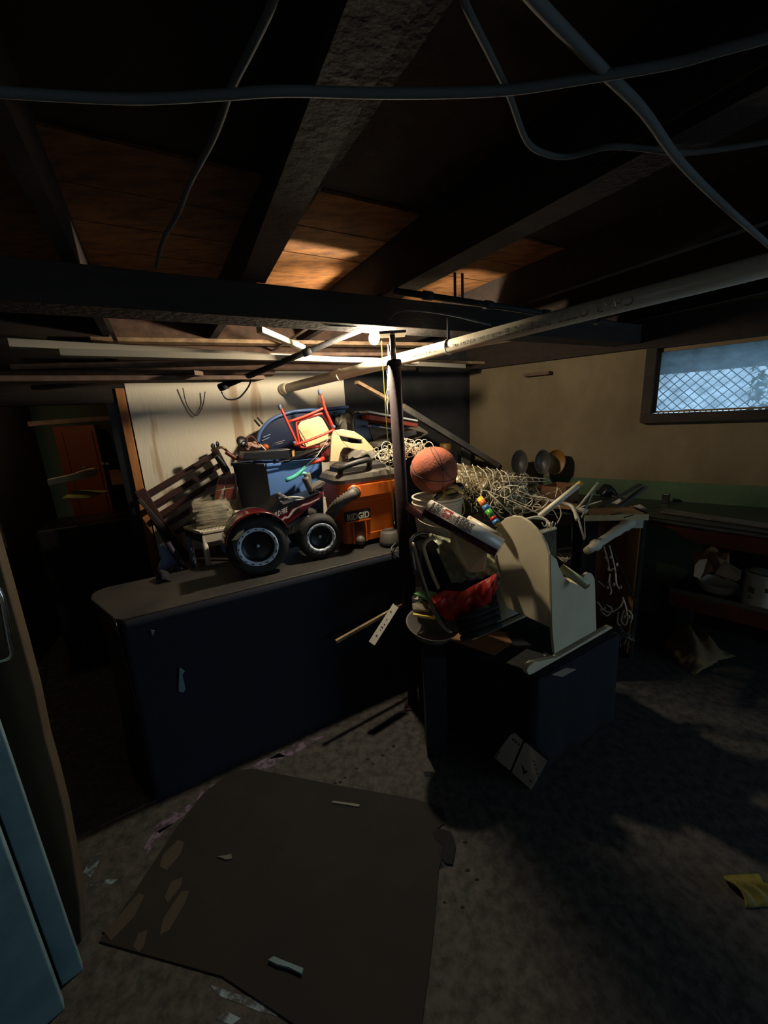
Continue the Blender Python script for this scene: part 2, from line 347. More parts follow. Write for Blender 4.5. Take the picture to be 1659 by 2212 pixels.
# ------------------------------------------------------------------ lamp, post, pipes, cables
b0 = np.array(BULB)
lt = thing('bare_bulb_lamp', 'lit bare bulb in a black socket behind the main beam', 'lamp', b0+UP*.1)
MB().ball(b0, .026, k=10, n=16, sz=1.15).build('bulb', mat('glowing bulb', (255, 236, 190), .3, emit=((255, 238, 208), 2150)), lt)
MB().lathe([(.018, .03), (.03, .04), (.034, .06), (.05, .075), (.052, .078), (.05, .123), (0, .124)], b0, n=18).build('socket', M_black, lt)
pc = thing('pull_cord', 'yellow pull cord hanging from the bulb beside the red post', 'cord', b0)
end = S(852, 1128, 1.80)
MB().tube([b0+bn*-.01+np.array([.03, -.02, -.02]), S(828, 800, 1.80), S(834, 900, 1.80), S(843, 1020, 1.80), end], .0022, n=5).build('cord', mat('yellow cord', (190, 186, 60), .6), pc)
MB().lathe([(.002, 0), (.006, .004), (.006, .012), (.002, .018)], end-UP*.016, n=8).build('pull_knob', M_chrome, pc)
st_ = MB()
for k in range(3):
    st_.tube([S(838+J(3), 745+i*22, 1.86)+np.array([J(.006), J(.006), 0]) for i in range(8)], .0012, n=4, k=3)
tag(st_.build('cobweb_string', M_cob), 'dusty cobwebbed string hanging down along the front of the red post', 'string')
pb = Z(893, 1522, 0); pt = np.array([.083, 1.93, 1.965])
post = thing('steel_post', 'dark red adjustable steel post holding up the main beam', 'post', pb)
dirp = nrm(pt-pb); cut = pb+dirp*1.835
MB().tube([pb+dirp*.006, cut], .030, n=20, k=1).build('tube', M_redp, post)
MB().tube([cut, pt-UP*.012], .013, n=12, k=1).build('screw_jack', M_steel, post)
MB().tube([cut-dirp*.01, cut+dirp*.012], .035, n=20, k=1).build('collar', M_redp, post)
MB().box(pt-UP*.006, (.06, 0, 0), (0, .05, 0), UP*.006).build('top_plate', M_steel, post)
MB().box(pb+UP*.004, (.05, 0, 0), (0, .05, 0), UP*.004).build('base_plate', M_redp, post)
# pvc drain pipe
pa = S(612, 841, SF-.005); pz = Z(1700, 562, 1.935); pdv = nrm(pz-pa); pl = np.linalg.norm(pz-pa); R_ = .030
pvc = thing('drain_pipe', 'long white plastic drain pipe with upside-down print, slanting under the beam', 'pipe', pa)
MB().tube([pa, pz+pdv*.8], R_, n=24, k=1).build('pipe', M_pvc, pvc)
def on_pvc(x, y):   # nearest distance along the pipe for a pixel
    best = min(range(400), key=lambda i: abs(np.array(pix(pa+pdv*pl*i/400))[0]-x)); return pa+pdv*pl*best/400
def pix(p): v = np.array(p)-CAM; w = v@FW; return (829.5+F*(v@RV)/w, 1106-F*(v@UV)/w)
c1 = on_pvc(968, 0)
for c in (c1, on_pvc(735, 0)):
    MB().torus(c, pdv, R_+.001, .0035, n=20).build('hanger_clip', M_white, pvc)
MB().lathe([(.038, 0), (.038, .06), (.031, .065)], pa, pdv, n=20).build('coupling', M_pvc, pvc)
def ptext(t, x0, x1, h):     # text reads from x0 (right) to x1 (left), letters upside down
    q0, q1 = on_pvc(x0, 0), on_pvc(x1, 0); w = np.linalg.norm(q1-q0); mid = (q0+q1)/2
    v = nrm(CAM-mid); v = nrm(v-pdv*(v@pdv)); zd = v; xd = -pdv; yd = np.cross(zd, xd)
    text(t, q0+zd*(R_+.0008)-yd*h/2, xd, yd, h, M_inkp, pvc, bend=R_+.0008, width=w)
ptext('CHARLOTTE', 1372, 1212, .030); ptext('PIPE', 1196, 1148, .028); ptext('N/E', 1134, 1098, .026)
ptext('ASTM D 2665  NSF-DWV  PVC', 1090, 985, .015); ptext('2 IN  SCH 40', 950, 885, .014)
# black iron pipe from the bulb down to the wall
ia, ib = S(474, 838, 2.2), S(808, 700, 1.80)
gp = thing('iron_pipe', 'black iron pipe slanting from the beam down towards the white wall', 'pipe', ia)
MB().tube([ia, ib], .0145, n=12, k=1).build('pipe', M_iron, gp)
for f in (.0, .55, .98):
    c = ia+(ib-ia)*f; MB().tube([c, c+nrm(ib-ia)*.045], .019, n=12, k=1).build('coupling', M_iron, gp)
gp2 = thing('gas_line', 'thin black iron pipe running right above the drain pipe, held by straps', 'pipe', S(860, 622, 1.6))
ga, gb_ = D(850, 628, 1.62), D(1330, 700, 2.4)
MB().tube([ga, gb_], .012, n=10, k=1).build('pipe', M_iron, gp2)
for f in (.12, .36, .62, .9):
    c = ga+(gb_-ga)*f; MB().tube([c-nrm(gb_-ga)*.02, c+nrm(gb_-ga)*.02], .0165, n=10, k=1).build('coupling', M_iron, gp2)
for xp, yp, zt in ((958, 640, 2.12), (972, 645, 2.12)):
    q = ga+(gb_-ga)*((xp-850)/480.); MB().box((q+np.array([q[0], q[1], zt]))/2, bd*.006, bn*.0012, UP*(zt-q[2])/2+UP*.012).build('strap', M_iron, gp2)
hs = thing('perforated_strap', 'perforated metal strap hanging the white drain pipe from the beam', 'strap', c1)
MB().box(c1+UP*.075, bd*.007, bn*.001, UP*.045).build('strip', M_iron, hs)
# overhead cables
def cable(name, pts, r, label, zz=2.085, m=M_cable):
    o = MB().tube([Z(x, y, z if z else zz) for x, y, z in pts], r, n=8, k=6).build(name, m); return tag(o, label, 'cable')
cable('sagging_cable', [(-60, 195, 0), (120, 207, 0), (300, 214, 0), (480, 205, 0), (620, 197, 0), (850, 202, 0), (1080, 196, 0), (1250, 172, 0), (1450, 138, 0), (1560, 108, 0), (1720, 65, 0)], .0068,
      'pale cable crossing the whole ceiling from side to side', 2.07)
cable('sagging_cable', [(610, -60, 0), (585, 15, 0), (550, 90, 0), (500, 190, 0), (480, 250, 0), (455, 310, 0), (410, 395, 0), (385, 460, 0), (352, 520, 0), (338, 575, 0)], .0055,
      'grey cable wandering down the left side of the ceiling', 2.09)
cable('sagging_cable', [(985, -50, 0), (1010, 20, 0), (1060, 120, 0), (1100, 205, 0), (1138, 305, 0), (1180, 332, 0), (1230, 338, 0), (1310, 318, 0), (1380, 320, 0), (1470, 330, 0), (1560, 322, 0), (1700, 300, 0)], .0052,
      'grey cable that drops from the top edge then hooks right', 2.09)
cable('sagging_cable', [(1110, -60, 0), (1160, 5, 0), (1300, 150, 0), (1390, 240, 0), (1470, 350, 0), (1560, 440, 0), (1650, 520, 0), (1740, 600, 0)], .0078,
      'thick grey cable running diagonally to the right edge of the ceiling', 2.075)
o = MB().tube([S(478, 846, 2.18), S(490, 862, 2.18), S(515, 860, 2.18), S(535, 838, 2.16), S(545, 815, 2.13)], .004, n=6).build('looped_wire', M_black); tag(o, 'black wire looping below the lower end of the iron pipe', 'wire')
o = MB().tube([S(395, 838, 2.80), S(404, 875, 2.82), S(424, 898, 2.81), S(438, 875, 2.82), S(443, 846, 2.80)], .0035, n=6).build('looped_wire', M_vgrey); tag(o, 'grey wire hanging in a V on the white wall', 'wire')
o = MB().tube([D(612, 640, 1.75), D(640, 672, 1.76), D(700, 700, 1.80), D(770, 705, 1.86)], .004, n=6).build('slack_cable', M_cable); tag(o, 'slack grey cable stapled across the beam left of the bulb', 'cable')
o = MB().tube([D(840, 690, 1.84), D(870, 670, 1.80), D(960, 678, 1.80), D(1060, 702, 1.9)], .004, n=6).build('slack_cable', M_cable); tag(o, 'slack grey cable stapled across the beam right of the bulb', 'cable')
# boards stored on hangers under the joists, behind the beam
def plank(name, p0, p1, w, h, m, label, cat='board'):
    o = MB().bar(Z(*p0), Z(*p1), w, h, ref=(0, 0, 1)).build(name, m, None, bev=.002); return tag(o, label, cat)
plank('moulding_board', (18, 742, 1.945), (1000, 792, 1.945), .06, .030, M_mold, 'longest pale moulding board stored nearest under the beam')
plank('moulding_board', (130, 762, 1.905), (900, 782, 1.905), .05, .026, M_mold, 'grey white moulding strip just below the longest stored board')
plank('stored_plank', (200, 735, 2.08), (930, 746, 2.08), .09, .022, M_plank, 'flat pine board lying right under the joists behind the beam')
plank('stored_plank', (30, 795, 1.88), (590, 781, 1.90), .07, .022, M_plankd, 'dusty brown board in the middle of the overhead stack')
plank('stored_plank', (-60, 812, 1.845), (590, 806, 1.855), .10, .024, M_plankd, 'wide brown board low in the overhead stack')
plank('stored_plank', (80, 838, 1.83), (430, 806, 1.83), .06, .020, M_plankd, 'reddish brown strip whose numbered end shows above the doorway')
plank('stored_plank', (640, 776, 1.995), (1100, 786, 1.995), .07, .020, M_plank, 'pale board passing high behind the red post')
plank('stored_plank', (-80, 822, 1.80), (560, 818, 1.825), .13, .02, M_plankd, 'widest brown board, lowest in the stack nearest the white wall')
plank('stored_plank', (250, 770, 1.985), (930, 768, 1.985), .14, .02, M_plankd, 'broad brown board lying flat above the white mouldings')
plank('white_shelf_strip', (560, 712, 1.99), (655, 752, 1.965), .03, .025, M_whitep, 'short white strip sticking up at an angle behind the beam')
o = MB().bar(S(868, 878, 2.45), PL(1076, 1006, corner-wn*.05, wn), .035, .045, ref=(0, 0, 1)).build('leaning_pole', M_vgrey, None, bev=.003); tag(o, 'long grey timber leaning down across the corner right of the post', 'pole')
o = MB().bar(S(770, 826, 2.3), S(870, 880, 2.45), .035, .02, ref=(0, 0, 1)).build('short_lath', M_plank); tag(o, 'short pale lath tilted behind the pull cord', 'lath')
o = MB().box(PL(1160, 808, corner-wn*.04, wn), -wd*.10, wn*.03, UP*.012).build('wall_bracket', M_plankd); tag(o, 'small brown ledge high on the tan wall', 'bracket')
for x in (245, 640):
    o = MB().box(P(2.3, S(x, 745, 2.3)@bd, 2.062), bn*.5, bd*.01, UP*.003).build('hanger_rail', M_steel); tag(o, 'thin metal rail carrying the %s end of the stored boards' % ('left' if x < 300 else 'middle'), 'rail')
# ------------------------------------------------------------------ bar counter
BZ = .87
fl, fr = Z(255, 1340, BZ), P(1.775, 1.16, BZ)
bar = thing('bar_counter', 'long dark counter wrapped in navy cloth with dusty black top', 'counter', (fl+fr)/2*np.array([1, 1, 0]))
def rnd(a, c, b): return [a*(1-t)**2+2*c*t*(1-t)+b*t*t for t in (0, .25, .5, .75, 1)]
lp = rnd(P(2.225, -.27, 0), P(2.235, -.40, 0), P(2.10, -.375, 0))+[P(1.80, -.262, 0), P(1.775, -.235, 0)]
top = lp+[P(1.775, 1.16, 0), P(2.225, 1.30, 0)]
MB().prism([p+UP*(BZ-.028) for p in top], UP*.028).build('counter_top', M_bartop, bar, bev=.006)
body = [P(2.19, -.10, .0), P(2.19, -.31, .0), P(1.80, -.225, 0), P(1.80, 1.15, 0), P(2.19, 1.28, 0)]
MB().prism(body, UP*(BZ-.03)).build('cabinet', M_black, bar)
random.seed(3)
def drape(u, v):
    t = -.238+u*1.40; z = (BZ-.004)*(1-v)+.004*v
    wv = .006*math.sin(t*9+2*v)+.004*math.sin(t*23+v*5)+.005*math.sin(v*9+t*4)
    return P(1.768-.004-abs(wv)*v-.012*v*v, t+.03*v*math.sin(3*t), z)
MB().sheet(drape, 70, 24).build('front_cloth', M_navy, bar, solid=.003)
def drape2(u, v):
    a = P(1.762, -.242, 0)*(1-u)+P(2.22, -.36, 0)*u; z = (BZ-.004)*(1-v)+.01*v
    return a+UP*z-bd*(.012+.05*v*math.sin(u*3.1))
MB().sheet(drape2, 20, 16).build('side_cloth', M_black, bar, solid=.003)
def tear(pts, nm='tear'):
    MB().prism([S(x, y, 1.749) for x, y in pts], -bn*.002).build(nm, M_blue, bar, label='small pale tear in the navy cloth')
tear([(388, 1442), (399, 1450), (394, 1458), (401, 1488), (396, 1496), (386, 1492), (387, 1465)])
tear([(326, 1360), (334, 1362), (331, 1374), (327, 1366)])
# back shelf behind the counter that carries the pile
ps = thing('low_table', 'low dark table behind the counter carrying the heap of junk', 'table', P(2.52, .9, 0))
SZ = .80
MB().box(P(2.53, .65, SZ-.02), bn*.285, bd*.75, UP*.02).build('table_top', M_dwood, ps)
for s_, t_ in ((2.28, -.04), (2.28, 1.36), (2.78, -.04), (2.78, 1.36)): MB().box(P(s_, t_, SZ/2-.02), bn*.025, bd*.025, UP*(SZ/2-.02)).build('leg', M_dwood, ps)
MB().box(P(2.50, .65, .4), bn*.01, bd*.7, UP*.35).build('front_panel', M_blackm, ps)

# ------------------------------------------------------------------ toy ATV
def wheel(nm, c, r, w, par, ax=None):
    ax = nrm(-bn+bd*.05) if ax is None else ax
    t = MB(False).lathe([(0, -w*.3), (r*.62, -w/2), (r*.84, -w/2), (r*.96, -w*.36), (r, -w*.15), (r, w*.15), (r*.96, w*.36), (r*.85, w/2), (r*.66, w/2+.003), (r*.60, w*.40)], c, ax, n=44).build(nm, M_rubber, par)
    MB(False).lathe([(0, w*.1), (r*.40, w*.12), (r*.5, w*.2), (r*.60, w*.40)], c, ax, n=32).build('hub_dish', M_black, t)
    x, y, d = frame(ax)
    MB(False).lathe([(r*.52, w*.42), (r*.55, w*.52), (r*.64, w*.54), (r*.665, w*.45)], c, ax, n=44).build('rim_ring', M_rim, t)
    sl = MB()
    for i in range(16):
        a = 2*math.pi*i/16; e = x*math.cos(a)+y*math.sin(a); tt = -x*math.sin(a)+y*math.cos(a)
        sl.box(c+d*(w*.53)+e*r*.595, e*r*.014, tt*r*(.045 if i % 2 else .03), d*.0035)
    sl.build('rim_slot', M_black, t, kind='stuff')
    MB().lathe([(.008, 0), (.008, .01), (.004, .014)], c+d*w*.14, ax, n=12).build('axle_nut', M_rim, t)
    return t
wc1, wc2 = S(557, 1177, 1.92), S(688, 1142, 1.95)
r1 = wc1[2]-BZ-.001; wc2[2] = BZ+.123
atv = thing('toy_quad_bike', 'maroon and black ride-on toy quad bike with big wheels on the counter', 'toy', (wc1+wc2)/2*np.array([1, 1, 0])+UP*BZ)
wheel('front_wheel', wc1, r1, .075, atv, ax=nrm(-bn-bd*.18)); wheel('rear_wheel', wc2, .122, .08, atv, ax=nrm(-bn-bd*.1))
wheel('far_wheel', wc1+bn*.21+bd*.02, r1, .06, atv); wheel('far_wheel', wc2+bn*.21, .118, .06, atv)
sQ = 1.96
def SQ(pts, s=sQ): return [S(x, y, s) for x, y in pts]
MB().prism(SQ([(566, 1120), (600, 1098), (660, 1078), (697, 1062), (701, 1072), (668, 1098), (640, 1122), (612, 1140), (592, 1136)]), bn*.15).build('body', M_maroon, atv, bev=.006)
MB().prism(SQ([(556, 1114), (590, 1094), (600, 1080), (612, 1074), (640, 1082), (692, 1062), (690, 1066), (655, 1082), (610, 1106), (580, 1120)], 1.955), bn*.15).build('side_panel', M_black, atv, bev=.004)
MB().prism(SQ([(585, 1126), (598, 1121), (606, 1123), (616, 1115), (622, 1116), (628, 1106), (632, 1100), (640, 1096), (655, 1089), (668, 1086), (690, 1075), (690, 1078), (668, 1089), (655, 1093), (640, 1100), (634, 1106), (630, 1112), (624, 1119), (616, 1120), (608, 1127), (598, 1125), (588, 1131)], 1.9535), bn*.001).build('lightning_stripe', mat('pink decal', (214, 180, 176), .4), atv)
q0, q1 = S(589, 1121, 1.952), S(622, 1105, 1.952)
text('WILD FIRE', q0, q1-q0, UP, .027, mat('white decal', (220, 214, 206), .4), atv, width=np.linalg.norm(q1-q0), shear=.25, bold=.02)
def fender(u, v):
    a = math.radians(168-150*u); R = r1*1.07+.008*math.sin(u*3.1)
    return wc1+bn*(.115*v-.055)+bd*(-math.cos(a)*R*-1*.98)+UP*(math.sin(a)*R+.004)
MB().sheet(fender, 20, 5).build('front_fender', M_maroon, atv, solid=.006)
MB().tube([S(500, 1165, 1.90), S(510, 1200, 1.88), S(520, 1218, 1.9)], .006, n=8).build('bumper', M_black, atv)
MB().prism(SQ([(513, 1166), (527, 1150), (527, 1144), (515, 1150), (500, 1168)], 1.885), bn*.02).build('bumper_trim', M_cream, atv)
MB().prism(SQ([(604, 1083), (612, 1091), (635, 1083), (630, 1077)], 1.95), bn*.16).build('seat_base', M_silver, atv, bev=.003)
MB().tube(SQ([(613, 1076), (630, 1074), (652, 1075), (655, 1078), (636, 1081)], 1.95), .004, n=8).build('side_rail', M_silver, atv)
MB().prism(SQ([(560, 1112), (592, 1092), (597, 1096), (572, 1116)], 1.99), bn*.08).build('nose_cowl', M_vgrey, atv, bev=.004)
MB().tube(SQ([(604, 1082), (600, 1072), (603, 1068), (606, 1069)], 1.97), [.010, .010, .012, .006], n=10).build('grip', M_vgrey, atv)
MB().tube(SQ([(659, 1032), (668, 1052), (672, 1062)], 1.98), [.018, .019, .012], n=12).build('handle_grip', M_vgrey, atv)
MB().prism(SQ([(672, 1056), (699, 1039), (704, 1044), (692, 1055), (676, 1058)], 1.97), bn*.07).build('seat_back', M_vgrey, atv, bev=.003)
MB().tube(SQ([(670, 1060), (680, 1070), (690, 1066)], 2.0), .014, n=10).build('steering_column', M_black, atv)
MB().prism(SQ([(592, 1136), (615, 1136), (640, 1122), (652, 1120), (648, 1150), (628, 1155), (606, 1160), (598, 1150)], 1.97), bn*.12).build('engine_block', M_darkg, atv, bev=.004)
for a_, b_ in (((602, 1148), (612, 1143)), ((618, 1142), (630, 1136)), ((620, 1136), (632, 1131)), ((633, 1150), (634, 1136))):
    MB().bar(S(*a_, 1.962), S(*b_, 1.962), .006, .006).build('chrome_pipe', M_chrome, atv)
MB().tube([wc1, wc1+bn*.2], .012, n=8, k=1).build('axle', M_darkg, atv); MB().tube([wc2, wc2+bn*.2], .012, n=8, k=1).build('axle', M_darkg, atv)
o = MB().lathe([(0, 0), (.028, .001), (.033, .012), (.026, .02), (0, .022)], S(503, 1195, 1.85)+bn*.12, nrm(-bn-bd*.6), n=20).build('blue_disc', M_tote); tag(o, 'small round blue lid standing in front of the white stool', 'lid')
# ------------------------------------------------------------------ shop vacuum
vb = Z(800, 1163, BZ); vb = P(2.01+.0, (vb@bd)+.005, BZ)
vc = P(2.085, S(793, 1100, 2.0)@bd, BZ+.033)
vac = thing('shop_vacuum', 'orange and grey wet dry shop vacuum standing on the counter', 'vacuum', vc-UP*.03)
def rsq(cx, hw, hd, r, z, n=6):
    out = []
    for sx_, sy_, a0 in ((1, 1, 0), (-1, 1, 90), (-1, -1, 180), (1, -1, 270)):
        for i in range(n+1):
            a = math.radians(a0+90*i/n); out.append(cx+bd*(sx_*(hw-r)+r*math.cos(a))+bn*(sy_*(hd-r)+r*math.sin(a))+UP*z)
    return out
def loft(rings, nm, m, par, bev=0, cap=True):
    b = MB(); n = len(rings[0]); v = [p for r_ in rings for p in r_]
    f = [(i*n+j, i*n+(j+1) % n, (i+1)*n+(j+1) % n, (i+1)*n+j) for i in range(len(rings)-1) for j in range(n)]
    if cap: f += [tuple(range(n-1, -1, -1)), tuple(range((len(rings)-1)*n, len(rings)*n))]
    b.add(v, f); return b.build(nm, m, par, bev=bev)
hw = .186; K = 1.12
drum = loft([rsq(vc, hw*.88, .118, .035, 0), rsq(vc, hw*.90, .12, .035, .04), rsq(vc, hw*.89, .117, .035, .044), rsq(vc, hw*.97, .125, .03, .235), rsq(vc, hw*.95, .122, .03, .243), rsq(vc, hw*1.0, .13, .03, .25), rsq(vc, hw*1.04, .135, .03, .352)], 'drum', M_orange, vac)
loft([rsq(vc, hw*1.08, .142, .05, .348), rsq(vc, hw*1.10, .145, .05, .37), rsq(vc, hw*1.02, .138, .05, .395), rsq(vc, hw*.92, .125, .05, .405)], 'rim_band', M_vgrey, vac)
loft([rsq(vc, hw*.86, .10, .06, .40), rsq(vc, hw*.84, .098, .06, .430), rsq(vc, hw*.74, .085, .06, .445)], 'motor_head', M_darkg, vac)
MB().tube([vc+bd*(-.16)-bn*.105+UP*.405, vc+bd*(-.15)-bn*.13+UP*.44, vc+bd*.0-bn*.13+UP*.465, vc+bd*.03-bn*.09+UP*.43], .016, n=10).build('carry_handle', M_darkg, vac)
MB().prism([vc+bd*x_-bn*.134+UP*z_ for x_, z_ in ((-.09, .262), (.13, .262), (.165, .30), (.17, .335), (-.08, .335))], -bn*.010).build('upper_panel', M_orange, vac, bev=.004)
MB().prism([vc+bd*x_-bn*.118+UP*z_ for x_, z_ in ((-.115, .0), (-.045, .0), (-.058, .12), (-.105, .12))], -bn*.006).build('recess', mat('brown recess', (88, 44, 30), .6), vac)
for x_ in (-.118, -.038): MB().box(vc+bd*x_-bn*.126+UP*.06, bd*.004, bn*.008, UP*.06).build('recess_edge', M_orange, vac)
lg = vc-bn*.128+UP*.155-bd*.150
lbl = MB().box(lg+bd*.066, bd*.082, bn*.004, UP*.036).build('badge', M_black, vac, bev=.004)
MB().box(lg+bd*.066-bn*.005-UP*.026, bd*.078, bn*.001, UP*.005).build('badge_bar', M_orange, lbl)
text('RIDGID', lg-bn*.0048-UP*.014, bd, UP, .036, mat('badge lettering', (214, 206, 190), .4), vac, width=.138, bold=.03)
# hose
hp = [vc-bd*.10-bn*.135+UP*.300, vc-bd*.135-bn*.185+UP*.297, vc-bd*.20-bn*.16+UP*.255, vc-bd*.235-bn*.10+UP*.18, vc-bd*.235-bn*.06+UP*.07]
sp = smooth_path(hp, 10); MB().tube(sp, [.033 if i % 2 else .024 for i in range(len(sp))], n=14, k=1).build('hose', M_vgrey, vac)
MB().tube([hp[0]+bn*.02, hp[0]-bn*.02-bd*.005], .040, n=18, k=1).build('hose_collar', M_orange, vac)
MB().tube([hp[0]-bn*.012, hp[1]], .033, n=16, k=1).build('hose_cuff', M_darkg, vac)
cp = vc+bd*.080-bn*.185-UP*.032
foot = MB().lathe([(.066, .012), (.068, .026), (.062, .040), (.056, .080), (.047, .085), (.045, .078), (.028, .082), (0, .082)], cp, (0, 0, 1), n=24, sx=1, sy=.85).build('caster_foot', M_vgrey, vac)
MB().lathe([(.060, 0), (.060, .012)], cp+UP*.0, n=18).build('caster_base', M_black, foot)
MB().ball(vc-bd*.078-bn*.13+UP*.012, .027).build('drain_cap', M_vgrey, vac)
for x_ in (-.12, .12): MB().ball(vc+bd*x_+bn*.06-UP*.012, .02, k=8, n=12).build('caster', M_black, vac)
MB().box(vc-UP*.006, bd*.12, bn*.10, UP*.01).build('underside', M_black, vac)
cc = MB().tube([cp+bd*.06+UP*.01, S(845, 1185, 1.745), S(852, 1198, 1.74), S(866, 1206, 1.74)], .004, n=7).build('power_cord', M_vgrey, vac)
# grey cloth and cream seat shell on the vacuum
random.seed(11)
def cloth(c, X, Y, hgt, nm, m, label, cat, n=16, amp=.02, par=None, f=3):
    ph = [random.random()*6 for _ in range(8)]
    def fn(u, v):
        a, b = u*2-1, v*2-1; r = a*a+b*b
        k = 1+.08*math.sin(5*math.atan2(b, a)+ph[0])
        h = hgt*max(0, 1-r*.8)+amp*(math.sin(a*f*1.7+ph[1]+b*2)+.7*math.sin(b*f*2+ph[2]-a*2)+.5*math.sin((a+b)*f*3+ph[3]))
        return np.array(c)+X*a*k+Y*b*k+UP*h
    o = MB().sheet(fn, n, n).build(nm, m, par, solid=.004)
    return tag(o, label, cat) if label else o
cloth(S(778, 985, 2.13), bd*.085, bn*.07, .03, 'grey_cloth', M_vgrey, 'crumpled grey cloth lying on top of the shop vacuum', 'cloth', amp=.010)
sh_ = thing('cream_seat_shell', 'cream plastic child seat back with a slot, lying on the grey cloth', 'chair', S(765, 990, 2.16))
outer = [(713, 998), (716, 945), (722, 930), (740, 927), (766, 932), (786, 945), (818, 980), (812, 990), (790, 980), (768, 972), (745, 966), (736, 975), (731, 998)]
# build as strips around the slot so the slot is a real hole
so = [(730, 940), (740, 932), (766, 938), (786, 950)]
MB().prism(SQ([(713, 998), (716, 945), (722, 930), (733, 941), (738, 952), (752, 967), (742, 968), (736, 977), (731, 998)], 2.13), bn*.02).build('side', M_beige, sh_, bev=.004)
MB().prism(SQ([(722, 930), (740, 927), (766, 932), (786, 945), (782, 950), (758, 946), (733, 941)], 2.13), bn*.02).build('top_rail', M_beige, sh_, bev=.004)
MB().prism(SQ([(782, 950), (786, 945), (818, 980), (812, 990), (790, 980), (768, 972), (752, 967), (738, 952), (760, 957), (784, 959)], 2.13), bn*.02).build('side', M_beige, sh_, bev=.004)

# ------------------------------------------------------------------ blue tote with its contents
tc = P(2.42, .63, 0); tz0, tz1 = SZ, 1.375
tote = thing('storage_tote', 'big blue plastic storage tote, grey end to the left, behind the toy', 'tote', tc+UP*SZ)
def rect(z, hw_, hd_, c=tc): return [c+bd*a*hw_+bn*b*hd_+UP*z for a, b in ((-1, -1), (1, -1), (1, 1), (-1, 1))]
tl = S(508, 990, 2.40)@bd; tm = S(574, 995, 2.25)@bd; tr_ = S(694, 975, 2.25)@bd
A0, B0, C0, D0 = P(2.52, tl, 0), P(2.26, tm, 0), P(2.26, tr_, 0), P(2.56, tr_+.02, 0)
ctr = (A0+B0+C0+D0)/4
def wall(a, b, nm, m):
    a0, b0_ = ctr+(a-ctr)*.86, ctr+(b-ctr)*.86; n_ = nrm(np.cross(b-a, UP)); 
    MB().add([a0+UP*tz0, b0_+UP*tz0, b+UP*tz1, a+UP*tz1], [(0, 1, 2, 3)]).build(nm, m, tote, solid=.005)
wall(A0, B0, 'end_wall', M_totegrey); wall(B0, C0, 'front_wall', M_tote); wall(C0, D0, 'side_wall', M_tote); wall(D0, A0, 'rear_wall', M_tote)
MB().prism([ctr+(p-ctr)*.86+UP*tz0 for p in (A0, B0, C0, D0)], UP*.005).build('bottom', M_tote, tote)
for a, b in ((A0, B0), (B0, C0), (C0, D0), (D0, A0)):
    MB().bar(a+UP*(tz1-.008), b+UP*(tz1-.008), .026, .018, ref=(0, 0, 1)).build('rim', M_totegrey if a is A0 else M_tote, tote, bev=.003)
# things in and on the tote
def piece(nm, pts, s, th, m, label, cat, bev=.003, grp=None):
    o = MB().prism(SQ(pts, s), bn*th).build(nm, m, None, bev=bev); return tag(o, label, cat, grp)
def rod(nm, pts, s, r, m, label, cat, n=8, k=5, grp=None):
    o = MB().tube([S(x, y, s if np.isscalar(s) else s[i]) for i, (x, y) in enumerate(pts)], r, n=n, k=k).build(nm, m); return tag(o, label, cat, grp)
piece('dark_tray', [(528, 978), (632, 970), (636, 990), (575, 994), (525, 992)], 2.30, .14, M_black, 'black tray sticking out of the top of the blue tote', 'tray')
piece('wooden_block', [(630, 972), (636, 971), (637, 990), (632, 992)], 2.29, .03, M_lwood, 'short light wood end at the right of the black tray', 'wood')
o = MB().ball(S(523, 954, 2.5), .035, axis=nrm(-bn+bd*.3+UP*.4), sz=.35).build('hand_mirror', M_black); tag(o, 'oval black hand mirror sticking out above the tote', 'mirror')
rod('mirror_handle_strap', [(530, 962), (538, 975), (545, 980)], 2.5, .006, M_darkg, 'dark strap curling beside the hand mirror', 'strap')
cloth(S(546, 968, 2.47), bd*.045, bn*.03, .035, 'pink_bag', mat('dusty pink fabric', (160, 124, 108), .8), 'dusty pink fabric bag bulging from the tote', 'bag', n=10, amp=.006)
rod('bag_strap', [(538, 972), (533, 950), (542, 942), (552, 950), (560, 965)], 2.45, .004, mat('plum strap', (88, 44, 46), .6), 'plum coloured strap arching over the pink bag', 'strap')
o = MB().ball(S(574, 965, 2.45), .024, sz=.8).build('orange_ball', mat('burnt orange', (170, 84, 36), .5)); tag(o, 'small burnt orange ball beside the blue sled', 'ball')
rod('white_stick', [(562, 960), (577, 975)], 2.42, .004, M_white, 'short white stick beside the orange ball', 'stick')
piece('chrome_bracket', [(592, 957), (616, 950), (614, 956), (590, 963)], 2.42, .012, M_chrome, 'shiny chrome bracket lying on the blue sled', 'bracket')
rod('black_tripod', [(692, 968), (640, 988), (612, 998)], [2.2, 2.22, 2.24], [.009, .011, .008], M_black, 'folded black tripod lying across the right rim of the tote', 'tripod')
rod('black_rod', [(720, 955), (670, 985), (590, 1000)], [2.25, 2.23, 2.22], .0045, M_black, 'thin black rod lying across the front of the tote rim', 'rod')
rod('red_torch', [(700, 990), (672, 1002)], 2.2, [.014, .006], M_redt, 'small glossy red tapered handle at the tote corner', 'handle')
piece('red_helmet', [(693, 968), (700, 958), (712, 954), (716, 962), (714, 998), (700, 1000), (694, 990)], 2.26, .08, M_maroon, 'glossy dark red helmet wedged beside the cream seat shell', 'helmet', bev=.012)
um = thing('teal_umbrella', 'teal stick with a curled handle end leaning on the blue tote', 'umbrella', S(650, 1030, 2.2))
MB().tube([S(713, 942, 2.2), S(685, 985, 2.18), S(655, 1012, 2.16)], .0022, n=6, k=1).build('shaft', mat('pale steel', (160, 176, 168), .4, .5), um)
MB().tube([S(660, 1008, 2.19), S(640, 1027, 2.19), S(617, 1038, 2.19)], [.007, .0125, .0125], n=12, k=3).build('tube', M_teal, um)
